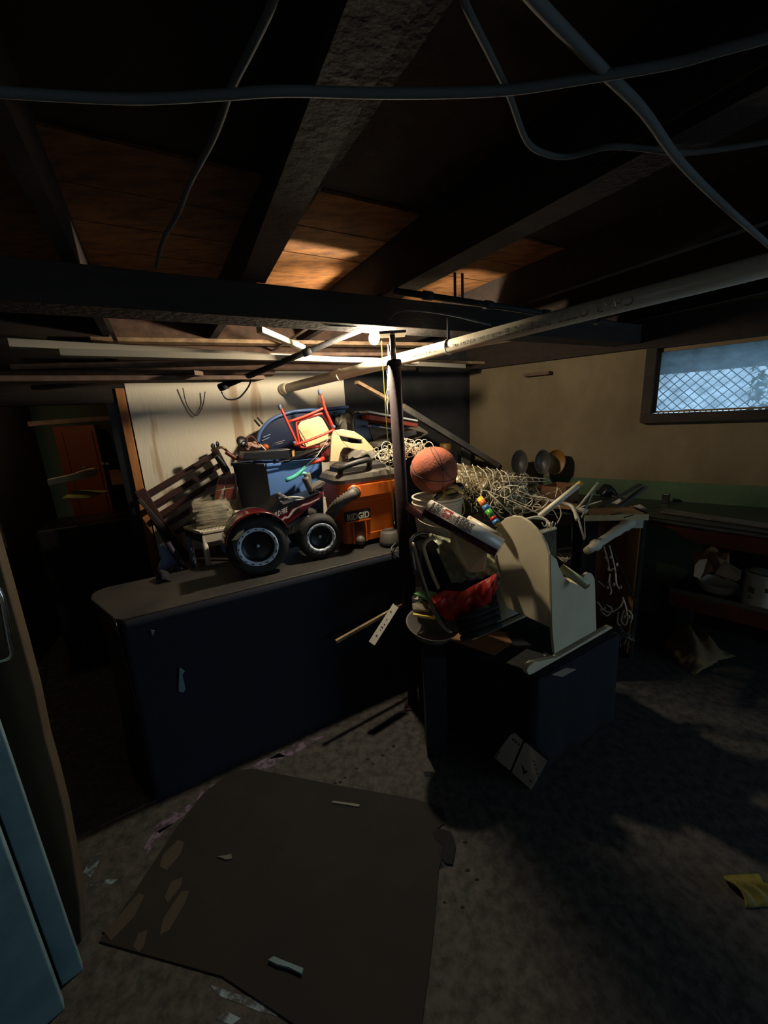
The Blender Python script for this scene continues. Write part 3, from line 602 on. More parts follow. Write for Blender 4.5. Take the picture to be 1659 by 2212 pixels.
MB().tube([S(640, 1027, 2.19), S(655, 1022, 2.19), S(663, 1026, 2.19)], .010, n=10, k=3).build('branch', M_teal, um)
MB().tube([S(663, 1022, 2.19), S(668, 1045, 2.19), S(671, 1058, 2.19)], [.020, .019, .014], n=12).build('grip', M_vgrey, um)
# blue sled shell
sl = thing('blue_sled', 'dark blue plastic sled shell leaning against the white wall', 'sled', S(640, 930, 2.6))
spts = [(556, 962), (560, 938), (576, 916), (600, 900), (640, 889), (700, 885), (752, 880), (745, 905), (722, 930), (700, 950), (660, 975), (600, 978)]
MB().prism(SQ(spts, 2.62), bn*.05).build('shell', M_blued, sl, bev=.012)
MB().tube(SQ([(557, 955), (561, 936), (577, 914), (601, 899), (640, 888), (700, 884), (752, 879)], 2.60), .011, n=10).build('rim', mat('blue rim plastic', (72, 98, 146), .4), sl)
for a, b in (((568, 945), (584, 938)), ((566, 952), (582, 945)), ((722, 893), (730, 889)), ((722, 900), (732, 896))): MB().bar(S(*a, 2.61), S(*b, 2.61), .004, .004).build('moulded_line', mat('pale blue edge', (120, 140, 170), .5), sl)
# red folding child's chair, upside down
rc = thing('childs_chair', 'upside-down red tubular child chair with cream back on the pile', 'chair', S(665, 930, 2.35))
M_cap = mat('blue grey cap', (84, 96, 120), .6)
for pts_, cap_ in (([(607, 882), (622, 915), (636, 945), (645, 965)], 0), ([(693, 850), (702, 882), (712, 905), (722, 926)], 0), ([(636, 962), (670, 950), (700, 938), (722, 928)], 1)):
    MB().tube(SQ(pts_, 2.30 if not cap_ else 2.27), .0078, n=10, k=3).build('leg' if not cap_ else 'cross_tube', M_redt, rc)
MB().tube(SQ([(622, 911), (650, 902), (680, 890), (702, 880)], 2.31), .0075, n=10, k=3).build('cross_tube', M_redt, rc)
MB().tube(SQ([(648, 965), (640, 920), (646, 908), (690, 894), (700, 898), (718, 930), (722, 950), (712, 958), (664, 968)], 2.33), .0072, n=10, k=4, closed=True).build('back_frame', M_redt, rc)
MB().prism(SQ([(653, 960), (643, 922), (650, 910), (688, 899), (696, 903), (714, 932), (716, 948), (708, 953), (662, 966)], 2.335), bn*.014).build('back_pad', M_cream, rc, bev=.004)
for x, y in ((606, 880), (692, 848)): MB().tube([S(x, y+5, 2.30), S(x-3, y-6, 2.30)], .0095, n=10, k=1).build('rubber_tip', M_cap, rc)
for x, y in ((636, 957), (721, 922)): MB().ball(S(x, y, 2.28), .0115, k=6, n=10).build('rubber_tip', M_cap, rc)
MB().bar(S(646, 928, 2.32), S(664, 958, 2.32), .004, .004).build('scratch_wire', M_black, rc)
rod('wall_hook', [(556, 902), (568, 916)], 2.80, .006, M_darkg, 'dark peg sticking out of the white wall above the sled', 'hook', k=1)
rod('wall_hook', [(652, 888), (660, 896)], 2.80, .006, M_darkg, 'dark peg on the white wall behind the red chair', 'hook', k=1)
# black things, boxes and games right of the red chair
cloth(S(745, 912, 2.5), bd*.06, bn*.04, .05, 'clear_wrap', M_bag, 'crumpled clear plastic wrap right of the red chair', 'wrap', n=12, amp=.012)
bc = thing('black_chair', 'tall black plastic chair back standing behind the cream shell', 'chair', S(785, 935, 2.45))
MB().prism(SQ([(762, 892), (788, 888), (797, 900), (800, 930), (812, 960), (800, 975), (780, 950), (766, 935)], 2.42), bn*.03).build('back', M_black, bc, bev=.01)
MB().tube(SQ([(768, 898), (762, 912), (766, 936), (780, 955)], 2.40), .010, n=10).build('arm', M_darkg, bc)
def slab(nm, x0, y0, x1, y1, s, dep_, th, m, label, cat, m2=None, tilt=0):
    a, b = S(x0, y0, s), S(x1, y1, s); o = MB().box((a+b)/2+bn*dep_/2, (b-a)/2, bn*dep_/2+UP*tilt, UP*th/2).build(nm, m, None, bev=.003); return tag(o, label, cat)
slab('game_box', 797, 901, 903, 918, 2.32, .2, .032, mat('red brown box', (158, 70, 50), .6), 'red brown game box on top of the pile behind the post', 'box')
slab('box_lid', 795, 889, 903, 909, 2.30, .21, .012, mat('pale blue lid', (206, 220, 220), .5), 'pale lid topmost on the pile behind the post', 'lid')
slab('magazine', 806, 920, 872, 930, 2.28, .16, .010, mat('blue white print', (214, 210, 200), .4, col2=(40, 84, 168), scale=9, contrast=(.48, .54)), 'blue and white printed bag under the game box', 'magazine')
slab('plastic_case', 846, 948, 900, 934, 2.28, .18, .030, M_vgrey, 'long grey plastic case right of the post, under the games', 'case')
slab('plastic_case', 818, 962, 842, 950, 2.28, .15, .026, M_mold, 'short pale plastic case left of the post', 'case')
slab('carton', 812, 985, 905, 965, 2.42, .3, .09, M_dwood, 'dark carton supporting the plastic cases', 'box')
slab('carton', 800, 1040, 990, 1000, 2.46, .3, .20, M_blackm, 'large dark carton deep in the pile behind the basketball', 'box')
slab('book', 878, 952, 925, 926, 2.40, .16, .012, mat('grey book cloth', (104, 96, 84), .8), 'grey book tilted up at the right end of the games', 'book', tilt=.03)
o = MB().lathe([(.05, 0), (.05, .10), (.045, .105)], S(963, 985, 2.62), (0, 0, 1), n=20).build('brown_jar', M_maple); tag(o, 'dim brown jar in the corner behind the basketball', 'jar')
piece('leaning_board', [(1000, 962), (1018, 968), (1016, 1012), (998, 1015)], 2.72, .02, M_vgrey, 'short grey board standing in the room corner', 'board')
# crib headboard leaning at the left
hb = thing('crib_rail', 'dark slatted crib rail tilted against the white wall', 'rail', S(380, 1080, 2.6))
sH = (2.62, 2.62)
def hbar(x0, y0, x1, y1, w, nm='slat', s=2.76, m=None): MB().bar(S(x0, y0, s), S(x1, y1, s), w, .018, ref=bn).build(nm, m or mat('espresso wood', (58, 34, 30), .45), hb, bev=.003)
hbar(312, 1072, 470, 978, .034); hbar(330, 1092, 478, 1003, .034); hbar(346, 1112, 488, 1026, .034)
hbar(362, 1132, 480, 1062, .034); hbar(378, 1152, 440, 1115, .034)
hbar(302, 1058, 402, 1228, .060, 'end_rail', 2.74); hbar(462, 968, 500, 1040, .045, 'end_rail', 2.75)
hbar(300, 1078, 418, 1212, .022, 'edge_strip', 2.70, M_darkg)
rod('dark_strut', [(362, 1172), (404, 1238)], 2.36, .016, mat('plum plastic', (52, 44, 66), .5), 'dark plum strut slanting down behind the counter end', 'strut', k=1)
# blue bag and other bits at the far left
def flat(nm, pts, s, th, m, label, cat, bev=.004): return piece(nm, pts, s, th, m, label, cat, bev)
flat('blue_bag', [(343, 1183), (352, 1176), (372, 1190), (386, 1215), (378, 1246), (346, 1247), (340, 1232), (348, 1212)], 2.40, .06, mat('soft blue cloth', (130, 160, 205), .8, bump=.5, bscale=10), 'soft blue cloth bag at the left end behind the counter', 'bag', .012)
flat('dark_toy', [(366, 1234), (380, 1222), (398, 1228), (402, 1244), (368, 1246)], 2.33, .05, mat('indigo plastic', (58, 62, 96), .4), 'indigo toy lump in front of the blue bag', 'toy', .008)
o = MB().ball(S(376, 1242, 2.30), .014, k=6, n=10).build('knob_bead', M_white); tag(o, 'round white knob on the indigo toy lump', 'knob')
rod('blue_strap', [(408, 1160), (414, 1195), (424, 1232)], 2.36, .011, mat('pale blue plastic', (96, 118, 150), .4), 'pale blue tube upright between the crib rail and the white stool', 'tube', n=10)
# white plastic stool
stl = thing('plastic_stool', 'white plastic stool with a waffle top, left of the toy', 'stool', S(460, 1200, 2.3))
T4 = [S(398, 1131, 2.42), S(438, 1160, 2.22), S(530, 1140, 2.22), S(500, 1118, 2.42)]
zt = np.mean([p[2] for p in T4]); T4 = [P(p@bn, p@bd, zt) for p in T4]
for i in range(4):
    a, b = T4[i], T4[(i+1) % 4]; MB().bar(a, b, .018, .016, ref=(0, 0, 1)).build('edge', M_white, stl, bev=.003)
for k_ in range(1, 12):
    f_ = k_/12; MB().bar(T4[0]+(T4[3]-T4[0])*f_, T4[1]+(T4[2]-T4[1])*f_, .009, .006, ref=(0, 0, 1)).build('slat', M_white, stl)
for k_ in range(1, 7):
    f_ = k_/7; MB().bar(T4[0]+(T4[1]-T4[0])*f_, T4[3]+(T4[2]-T4[3])*f_, .009, .006, ref=(0, 0, 1)).build('cross_slat', M_white, stl)
MB().bar(T4[1]-UP*.03, T4[2]-UP*.03, .010, .050, ref=(0, 0, 1)).build('apron', M_white, stl)
MB().bar(T4[0]-UP*.03, T4[1]-UP*.03, .010, .050, ref=(0, 0, 1)).build('apron', M_darkg, stl)
for i, p in enumerate(T4):
    q = p+(np.mean(T4, 0)-p)*.08; q2 = q+UP*(SZ+.002-q[2])
    MB().tube([q-UP*.01, q2], [.013, .016], n=12, k=1).build('leg', M_white, stl)
# newspapers in clear bag on the stool
nb = thing('bundle_of_papers', 'stack of newspapers in a crinkled clear bag on the stool', 'bundle', np.mean(T4, 0))
random.seed(5)
nc = np.mean(T4, 0)+UP*.008+bn*.045-bd*.01
for i in range(9):
    MB().box(nc+bd*J(.008)+bn*J(.006)+UP*(.006+i*.0135), nrm(bd+bn*J(.1))*.088, nrm(bn+bd*J(.1))*.078, UP*.0055).build('newspaper', M_paper, nb, bev=.002)
def bagf(u, v):
    a = u*2*math.pi; R = [.104, .112, .108, .100, .085][min(4, int(v*4.99))]
    k_ = (abs(math.cos(a))**4+abs(math.sin(a))**4)**-.25
    return nc+bd*math.cos(a)*R*k_+bn*math.sin(a)*R*k_*.9+UP*(v*.14+.004*math.sin(a*9+v*7))+bd*.004*math.sin(a*13)
MB().sheet(bagf, 40, 8).build('clear_bag', M_bag, nb)
pb2 = thing('photo_album_bag', 'clear bag of brown photo sheets standing behind the newspapers', 'bag', S(490, 1060, 2.42))
MB().prism(SQ([(463, 1072), (474, 1030), (510, 1022), (516, 1085), (508, 1110), (462, 1100)], 2.43), bn*.03).build('sheets', M_paper, pb2, bev=.004)
for q in ([(472, 1036), (487, 1033), (484, 1054), (468, 1057)], [(491, 1032), (507, 1028), (508, 1050), (488, 1053)], [(466, 1060), (480, 1058), (474, 1076), (464, 1078)], [(486, 1057), (508, 1054), (509, 1078), (484, 1078)]):
    MB().prism(SQ(q, 2.425), bn*.003).build('photo', mat('brown photo', (96, 44, 34), .4), pb2)
flat('small_white_box', [(508, 1106), (532, 1104), (534, 1114), (510, 1118)], 2.25, .05, M_white, 'small white box right of the newspapers', 'box')
flat('printed_card', [(508, 1117), (530, 1113), (524, 1124), (507, 1130)], 2.22, .02, mat('blue printed card', (190, 200, 220), .4, col2=(60, 80, 150), scale=50), 'blue and white printed card above the toy fender', 'card')
# dark odds and ends at the tote's left corner: glasses, straps, shoe
o = MB().ball(S(460, 964, 2.6), .018, axis=-bn, sz=.4, sx=.7).build('sunglass_lens', M_darkg); tag(o, 'leftmost dark oval lens at the top of the crib rail', 'lens')
o = MB().ball(S(470, 960, 2.59), .019, axis=nrm(-bn+bd), sz=.4, sx=.7).build('sunglass_lens', M_black); tag(o, 'black tilted lens beside the leftmost oval one', 'lens')
rod('brass_clamp', [(466, 972), (478, 966), (490, 974), (498, 985)], 2.57, .007, mat('dull brass', (110, 88, 58), .4, .6), 'dull brass clamp gripping the top of the crib rail', 'clamp')
rod('leather_strap', [(488, 976), (500, 984), (512, 990), (520, 984)], 2.52, .013, mat('oxblood leather', (92, 34, 28), .5), 'oxblood leather strap slumped over the tote corner', 'strap')
rod('black_bracket', [(468, 985), (480, 1000), (492, 1018)], 2.55, .017, M_black, 'thick black bracket below the brass clamp', 'bracket')
# ------------------------------------------------------------------ cloth-covered box that carries the rocker
def XY(p, z=0): return np.array([p[0], p[1], z])
K0, K1, K3 = np.array([.60, 1.43, 0]), np.array([.135, 1.83, 0]), np.array([1.12, 1.73, 0]); K2 = K1+K3-K0
cb = thing('covered_box', 'low square box under dark blue cloth right of the post', 'box', K0)
BT = .50
MB().prism([p+(K0+K2)/2*0+UP*.01 for p in (K0, K3, K2, K1)], UP*(BT-.016)).build('carton', M_blackm, cb)
random.seed(9)
def cov(u, v):
    # wraps: v 0..1 vertical drape, u runs round the two seen faces
    pts = [K1, K0, K3]; a, b = (K1, K0) if u < .5 else (K0, K3); w = (u*2) % 1 if u < 1 else 1
    p = a*(1-w)+b*w; n_ = nrm(np.cross(b-a, UP)); n_ = n_ if n_@(p-K2) > 0 else -n_
    return p+n_*(.006+.012*(1-v)*abs(math.sin(w*7+u)))+UP*(.006+(BT-.008)*v)
MB().sheet(cov, 48, 12).build('side_cloth', M_navyd, cb, solid=.003)
MB().prism([p for p in (K0+UP*(BT-.006), K3+UP*(BT-.006), K2+UP*(BT-.006), K1+UP*(BT-.006))], UP*.006).build('top_cloth', M_navyd, cb, bev=.003)
def flatz(nm, pts, z, th, m, label, cat, bev=.0, grp=None):
    o = MB().prism([Z(x, y, z) for x, y in pts], UP*th).build(nm, m, None, bev=bev); return tag(o, label, cat, grp)
flatz('cardboard_flap', [(972, 1384), (1066, 1417), (1106, 1390), (1092, 1368), (1010, 1350)], BT+.002, .006, M_kraft, 'brown cardboard flap lying on the left of the blue covered box', 'cardboard')
flatz('blue_paper', [(1094, 1432), (1138, 1402), (1180, 1416), (1150, 1452)], BT+.002, .002, M_paperw, 'bluish sheet of paper lying under the rocker tip', 'paper')
flatz('paper_scrap', [(1192, 1458), (1222, 1444), (1244, 1446), (1215, 1462)], BT+.002, .002, M_paperw, 'small paper scrap at the front corner of the covered box', 'paper')
# book leaning on the box
b1, b2 = Z(1068, 1636, .0), Z(1148, 1706, .0)
fd = nrm(K0-K1); fn_ = nrm(np.array([fd[1], -fd[0], 0])); fn_ = fn_ if fn_@(-K0) > 0 else -fn_
bk_ = thing('open_case', 'pale open booklet with two printed pages leaning on the covered box', 'book', (b1+b2)/2)
def BQ(x, y): return PL(x, y, (b1+b2)/2, nrm(np.cross(b2-b1, UP-(-fn_)*.0+np.array([.22, .30, 0])*.55)))
Lp = [BQ(1100, 1571), BQ(1130, 1599), BQ(1102, 1664), BQ(1068, 1636)]; Rp = [BQ(1134, 1602), BQ(1183, 1643), BQ(1148, 1706), BQ(1106, 1668)]
nb_ = nrm(np.cross(Lp[1]-Lp[0], Lp[3]-Lp[0])); nb_ = nb_ if nb_@(CAM-Lp[0]) > 0 else -nb_
MB().prism([BQ(1099, 1569), BQ(1184, 1642), BQ(1148, 1707), BQ(1067, 1637)], -nb_*.012).build('cover', M_navyd, bk_)
MB().prism(Lp, nb_*.002).build('page', M_paperw, bk_); MB().prism(Rp, nb_*.002).build('page', M_paperw, bk_)
def mark(pts, m=M_ink, nm='print_mark'): MB().prism([BQ(x, y)+nb_*.0022 for x, y in pts], nb_*.0006).build(nm, m, bk_)
mark([(1127, 1651), (1132, 1656), (1133, 1664), (1141, 1665), (1137, 1670), (1131, 1672), (1131, 1666)])
for (x, y) in ((1147, 1687), (1078, 1624)):
    MB().lathe([(.006, 0), (.006, .001)], BQ(x, y)+nb_*.002, nb_, n=12).build('print_mark', M_inkp, bk_)
for i in range(3): mark([(1109+i*6, 1594+i*5), (1112+i*6, 1597+i*5), (1110+i*6, 1601+i*5), (1107+i*6, 1598+i*5)])
for i in range(5): mark([(1158+i*2.5-6, 1640+i*9), (1164+i*2.5-6, 1645+i*9), (1163+i*2.5-6, 1647+i*9), (1157+i*2.5-6, 1642+i*9)], M_inkp)
mark([(1100, 1571), (1104, 1574), (1072, 1640), (1068, 1636)], mat('faded orange', (160, 130, 84), .7))

# ------------------------------------------------------------------ rocking chair (child size, seen from behind)
O = np.array([.708, 1.528, .532]); ra = nrm([.857, .516, 0]); rb = np.array([-ra[1], ra[0], 0])
M_rock = mat('cream painted board', (216, 204, 172), .6, col2=(200, 186, 152), scale=3)
rk = thing('rocking_chair', 'cream painted child rocking chair with arched back, seen from behind', 'chair', XY(O, BT))
def QA(x, y, off=0): return PL(x, y, O+ra*off, ra)
def QB(x, y, off=0): return PL(x, y, O+rb*off, rb)
back = [(1190, 1357), (1094, 1313), (1078, 1270), (1068, 1235), (1063, 1200), (1063, 1170), (1068, 1148), (1078, 1131), (1092, 1119), (1108, 1114), (1125, 1116), (1143, 1127), (1158, 1142), (1170, 1158), (1180, 1178), (1186, 1200)]
MB().prism([QA(*p) for p in back], ra*.014).build('back_panel', M_rock, rk, bev=.003)
side = [(1189, 1196), (1203, 1208), (1208, 1225), (1218, 1245), (1232, 1257), (1248, 1263), (1256, 1258), (1262, 1244), (1270, 1237), (1279, 1239), (1285, 1250), (1286, 1270), (1289, 1361), (1198, 1413), (1193, 1357)]
rp = MB().prism([QB(*p) for p in side], rb*.014).build('side_panel', M_rock, rk, bev=.003)
wl = (QA(1068, 1235)-O)@rb
MB().prism([QB(*p)+rb*(wl-.012) for p in side[2:-1]+[(1193, 1260)]], rb*.014).build('side_panel', M_rock, rk, bev=.003)
rock = [(1135, 1448), (1139, 1440), (1150, 1431), (1170, 1426), (1200, 1420), (1250, 1392), (1295, 1364), (1318, 1352), (1322, 1358), (1300, 1382), (1260, 1409), (1215, 1432), (1175, 1446), (1150, 1455), (1140, 1457)]
def lift_(p): p = np.array(p); p[2] = max(p[2], BT+.003); return p
for off in (-.006, wl-.020): MB().prism([lift_(QB(*p)+rb*off) for p in rock], rb*.026).build('rocker', M_rock, rk, bev=.003)
s0, s1 = QB(1208, 1320), QB(1286, 1275)
MB().prism([s0+rb*.014, s1+rb*.014, s1+rb*(wl-.012), s0+rb*(wl-.012)], UP*.014).build('seat', M_rock, rk)
# ------------------------------------------------------------------ carton stack, bucket, ball
cx = XY(D(960, 1200, 2.16))
tall = MB().prism([D(905, 1100, 2.07)*[1, 1, 0], D(1010, 1100, 2.07)*[1, 1, 0], D(1010, 1100, 2.42)*[1, 1, 0], D(905, 1100, 2.42)*[1, 1, 0]], UP*.955).build('tall_carton', M_blackm, None, bev=.006); tag(tall, 'tall black carton carrying the white bucket', 'box')
bkc = D(945, 1075, 2.08); BR = .138
bt = .965; rimz = bkc[2]+.01
bu = thing('white_bucket', 'white plastic bucket holding a basketball', 'bucket', XY(bkc, bt))
MB(False).lathe([(0, 0), (BR*.82, 0), (BR*.96, rimz-bt-.035), (BR*.97, rimz-bt-.03), (BR*.935, rimz-bt-.005), (BR*.93, rimz-bt-.03), (BR*.80, .01), (0, .01)], XY(bkc, bt+.001), n=36).build('shell', M_white, bu)
MB().torus(XY(bkc, rimz-.003), UP, BR*.965, .0065, n=40).build('rim', M_white, bu); MB().torus(XY(bkc, rimz-.032), UP, BR*.975, .005, n=40).build('rib', M_white, bu)
MB().tube([XY(bkc)+np.array([-BR*1.0, -.02, rimz-.04]), XY(bkc)+np.array([-BR*.8, -.12, rimz-.10]), XY(bkc)+np.array([0, -.155, rimz-.13]), XY(bkc)+np.array([BR*.8, -.12, rimz-.08]), XY(bkc)+np.array([BR, -.01, rimz-.04])], .0022, n=6).build('bail', M_wire, bu)
br = .122; bc_ = D(937, 1016, 2.05)
ball = thing('basketball', 'scuffed orange basketball resting in the white bucket', 'ball', bc_)
MB().ball(bc_, br, k=24, n=40).build('cover', M_basket, ball)
for ax, ofs in ((nrm([.15, -.35, 1]), 0), (nrm([1, .25, .1]), 0), (nrm([.75, -.2, .55]), .5), (nrm([.75, -.2, .55]), -.5)):
    R = br*math.sqrt(1-ofs*ofs); MB().torus(bc_+ax*br*ofs, ax, R+.0003, .0018, n=48, m=6).build('seam', M_darkg, ball)
def knot(nm, c, R, n, r, m, label, cat, seed, squash=.6, loops=5, kind=None, smooth=4, par=None):
    random.seed(seed); b = MB()
    for i in range(n):
        p = np.array(c)+np.array([J(R), J(R), J(R*squash)]); pts = [p]
        for k_ in range(loops):
            pts.append(np.array(c)+np.array([J(R), J(R), J(R*squash)])*.9*(1 if k_ % 2 else .7))
        b.tube(pts, r, n=5, k=smooth)
    o = b.build(nm, m, par)
    if label: tag(o, label, cat)
    if kind: o['kind'] = kind
    return o
gl_ = thing('work_glove', 'pair of stained yellow and black work gloves in the bucket', 'gloves', D(972, 1062, 2.0))
random.seed(4)
for q in (((955, 1075), (968, 1062), (982, 1058)), ((962, 1068), (975, 1072), (990, 1066)), ((968, 1056), (982, 1052), (996, 1060)), ((940, 1078), (950, 1068), (958, 1066))):
    MB().tube([D(x, y, 1.96+J(.01)) for x, y in q], [.012, .014, .010], n=8).build('finger', random.choice([M_ygreen, M_darkg, M_cream]), gl_)
o = MB().ball(D(990, 1052, 2.02), .030, sz=.8).build('black_puck', M_black); tag(o, 'black rubber lump between basketball and gloves', 'lump')
# ------------------------------------------------------------------ wrapping paper rolls
def rollthing(nm, a, b, r, m, label, ends=M_kraft):
    t = thing(nm, label, 'wrapping paper', a); d = nrm(b-a)
    MB().tube([a, b], r, n=28, k=1).build('paper', m, t); MB(False).lathe([(r*.72, -.001), (r*.45, -.004), (r*.45, .02)], a, -d*-1, n=20).build('core', ends, t); return t, d
ra0, rb0 = D(924, 1098, 1.86), D(1080, 1184, 1.74)
rr_ = .046
big, rd = rollthing('wrapping_paper_roll', ra0, rb0, rr_, mat('white gift wrap', (220, 212, 200), .3, coat=.4), 'thick roll of white gift wrap printed with season\'s greetings')
def strip_half(a, b, r, m, nm, par, t0, t1, th=.0012):
    d = nrm(b-a); v = nrm(CAM-(a+b)/2); v = nrm(v-d*(v@d)); up_ = np.cross(v, d); up_ = up_ if up_[2] > 0 else -up_
    bb = MB()
    def fn(u, w):
        al = math.radians(t0+(t1-t0)*w); return a+(b-a)*u+(v*math.cos(al)+up_*math.sin(al))*(r+th)
    return bb.sheet(fn, 1, 14).build(nm, m, par)
strip_half(ra0, rb0, rr_, M_purp, 'purple_foil', big, -100, -14)
def ctext(t, f, h, w, m, ang=-6):      # lettering that reads up round the roll, lines stacked along it
    d = rd; v = nrm(CAM-(ra0+rb0)/2); v = nrm(v-d*(v@d)); up_ = np.cross(v, d); up_ = up_ if up_[2] > 0 else -up_
    c = bpy.data.curves.new('l', 'FONT'); c.body = t; c.size = 1; c.offset = .045
    o = bpy.data.objects.new('tmp', c); me = bpy.data.meshes.new_from_object(o); bpy.data.objects.remove(o)
    xs = [q.co.x for q in me.vertices]; x0, x1 = min(xs), max(xs); off = WL(big)
    for q in me.vertices:
        X = (q.co.x-x0)/(x1-x0)*w; Y = q.co.y/.72*h; al = math.radians(ang)+X/rr_
        q.co = tuple(ra0+d*(f-Y)+(v*math.cos(al)+up_*math.sin(al))*(rr_+.0012)-off)
    me.materials.append(m); o = bpy.data.objects.new('lettering', me); SC.collection.objects.link(o); o.parent = big
M_redi = mat('red ink', (150, 34, 40), .5)
f = .018
for t, h, w, m in (('HAPPY', .014, .05, M_ink), ("SEASON'S", .013, .055, M_ink), ('GREETING', .013, .055, M_ink), ('HOLIDAY', .008, .04, M_inkp), ('WINTER', .02, .05, M_redi), ('WISHES', .014, .05, M_redi), ('GOOD', .009, .036, M_inkp), ('CHEER', .009, .036, M_inkp),
                   ('HAPPY', .014, .05, M_ink), ("SEASON'S", .013, .055, M_ink), ('GREETING', .013, .055, M_ink), ('HAPPY', .012, .044, M_ink), ('JOYS', .012, .044, M_ink)):
    h *= 1.15; f += h+.0025; ctext(t, f, h, w*1.08, m)
p1, p2 = D(1036, 1076, 1.92), D(1076, 1134, 1.84); small, sd = rollthing('wrapping_paper_roll', p1, p2, .0155, mat('yellow gift wrap', (224, 206, 70), .3), 'slim multicoloured gift wrap roll with green and red bands')
for f0, f1, c in ((.12, .3, (228, 120, 50)), (.3, .46, (70, 130, 190)), (.46, .72, (84, 170, 60)), (.72, .84, (190, 40, 30)), (.84, .97, (60, 130, 200))):
    MB().tube([p1+(p2-p1)*f0, p1+(p2-p1)*f1], .0162, n=20, k=1).build('band', mat('wrap %d %d' % c[:2], c, .3), small)
rollthing('wrapping_paper_roll', D(1012, 1120, 1.9), D(1080, 1160, 1.8), .016, mat('cream dotted wrap', (216, 206, 180), .3, col2=(170, 60, 50), scale=30, contrast=(.62, .66)), 'thin cream gift wrap roll just behind the season\'s greetings roll')
rollthing('wrapping_paper_roll', D(868, 1086, 1.93), D(914, 1118, 1.86), .020, mat('pink wrap', (214, 150, 140), .4, col2=(120, 60, 84), scale=18), 'short pink and plum gift wrap roll end sticking out by the post')
# sack, clothes and junk below
random.seed(21)
def sackf(u, v):
    L_ = D(922+10*v, 1150+0*v, 1.95)*(1-v)+D(985, 1282, 1.72)*v; R_2 = D(1062, 1190, 1.85)*(1-v)+D(1086, 1262, 1.72)*v
    p = L_*(1-u)+R_2*u; bul = math.sin(math.pi*u)*.07*math.sin(math.pi*min(1, v*.9+.15))
    return p+nrm(CAM-p)*(bul+.008*math.sin(u*31+v*9)*math.sin(v*17)+.006*math.sin(u*12-v*30))
o = MB().sheet(sackf, 34, 26).build('plastic_sack', M_sack, None, solid=.004); tag(o, 'shiny grey green plastic sack bulging under the gift wrap rolls', 'sack')
o = MB().prism([D(975, 1140, 1.79), D(1055, 1190, 1.72), D(1050, 1236, 1.70), D(1010, 1240, 1.70), D(978, 1190, 1.74)], np.array([.0, .06, 0])).build('cream_bundle', M_cream, None, bev=.012); tag(o, 'cream fabric bundle tucked behind the plastic sack', 'bundle')
def redf(u, v):
    tp = [(930, 1292), (960, 1276), (1000, 1278), (1030, 1262), (1060, 1246), (1072, 1240)]; bt_ = [(945, 1316), (965, 1340), (1000, 1334), (1035, 1318), (1060, 1298), (1074, 1268)]
    i = min(4, int(u*5)); w = u*5-i; a = [tp[i][k_]*(1-w)+tp[i+1][k_]*w for k_ in (0, 1)]; b = [bt_[i][k_]*(1-w)+bt_[i+1][k_]*w for k_ in (0, 1)]
    x, y = a[0]*(1-v)+b[0]*v, a[1]*(1-v)+b[1]*v
    return D(x, y, 1.66-.05*math.sin(math.pi*v)+.010*math.sin(u*17+v*8)+.006*math.sin(u*40))
o = MB().sheet(redf, 40, 14).build('red_jacket', M_redc, None, solid=.006); tag(o, 'crumpled red nylon jacket left of the rocking chair', 'jacket')
o = MB().prism([D(940, 1280, 1.69), D(1070, 1250, 1.69), D(1078, 1330, 1.69), D(960, 1352, 1.69)], np.array([.02, .10, 0])).build('dark_pillow', M_blackm, None, bev=.02); tag(o, 'black cushion behind the red jacket', 'cushion')
for i, (y0, y1, d_) in enumerate(((1322, 1300, 1.60), (1338, 1312, 1.60), (1352, 1326, 1.59), (1366, 1342, 1.58))):
    o = MB().tube([D(985+i*4, y0+14, d_), D(1030, (y0+y1)/2+12, d_-.015), D(1078+i*2, y1+6, d_)], [.012, .020, .012], n=10).build('folded_cloth', mat('charcoal cloth', (40, 42, 40), .9), None)
    tag(o, ['topmost', 'second from top', 'third from top', 'lowest'][i]+' charcoal fold of cloth under the red jacket', 'cloth', 'folded charcoal cloths')
fc = thing('folding_chair', 'folded metal chair with bent tube frame right behind the post', 'chair', D(930, 1350, 1.62))
MB().tube([D(898, 1240, 1.74), D(888, 1180, 1.76), D(893, 1160, 1.78), D(908, 1152, 1.80), D(926, 1152, 1.82)], .009, n=10).build('back_tube', M_steel, fc)
MB().tube([D(892, 1172, 1.755), D(908, 1235, 1.69), D(930, 1300, 1.63), D(952, 1345, 1.58), D(975, 1368, 1.56)], .0095, n=10).build('front_leg', M_steel, fc)
MB().tube([D(940, 1162, 1.80), D(926, 1166, 1.79), D(916, 1178, 1.78), D(918, 1195, 1.77), D(934, 1240, 1.75), D(954, 1284, 1.72)], .0085, n=10).build('rear_leg', M_cream, fc)
MB().prism([D(898, 1168, 1.80), D(930, 1160, 1.83), D(948, 1178, 1.84), D(935, 1188, 1.84), D(905, 1186, 1.82)], -UP*.012).build('seat_pan', M_vgrey, fc, bev=.004)
def tilt(nm, pts, d_, m, label, cat, th=.01, bev=0, par=None):
    o = MB().prism([D(x, y, d_ if np.isscalar(d_) else d_[i]) for i, (x, y) in enumerate(pts)], -UP*th).build(nm, m, par, bev=bev); return tag(o, label, cat) if label else o
tilt('green_folder', [(893, 1282), (915, 1274), (948, 1280), (940, 1296), (925, 1294)], [1.72, 1.80, 1.80, 1.72, 1.70], mat('mint green board', (116, 178, 116), .6), 'mint green folder poking out right of the post', 'folder')
tilt('white_booklet', [(890, 1288), (902, 1286), (906, 1292), (892, 1302)], [1.66, 1.72, 1.70, 1.66], M_paperw, 'white dotted booklet beside the post under the green folder', 'booklet')
tilt('grey_booklet', [(890, 1304), (910, 1298), (945, 1308), (946, 1312), (915, 1318), (892, 1316)], [1.64, 1.70, 1.70, 1.66, 1.62, 1.62], M_paper, 'grey green booklet stack under the mint folder', 'booklet', .012)
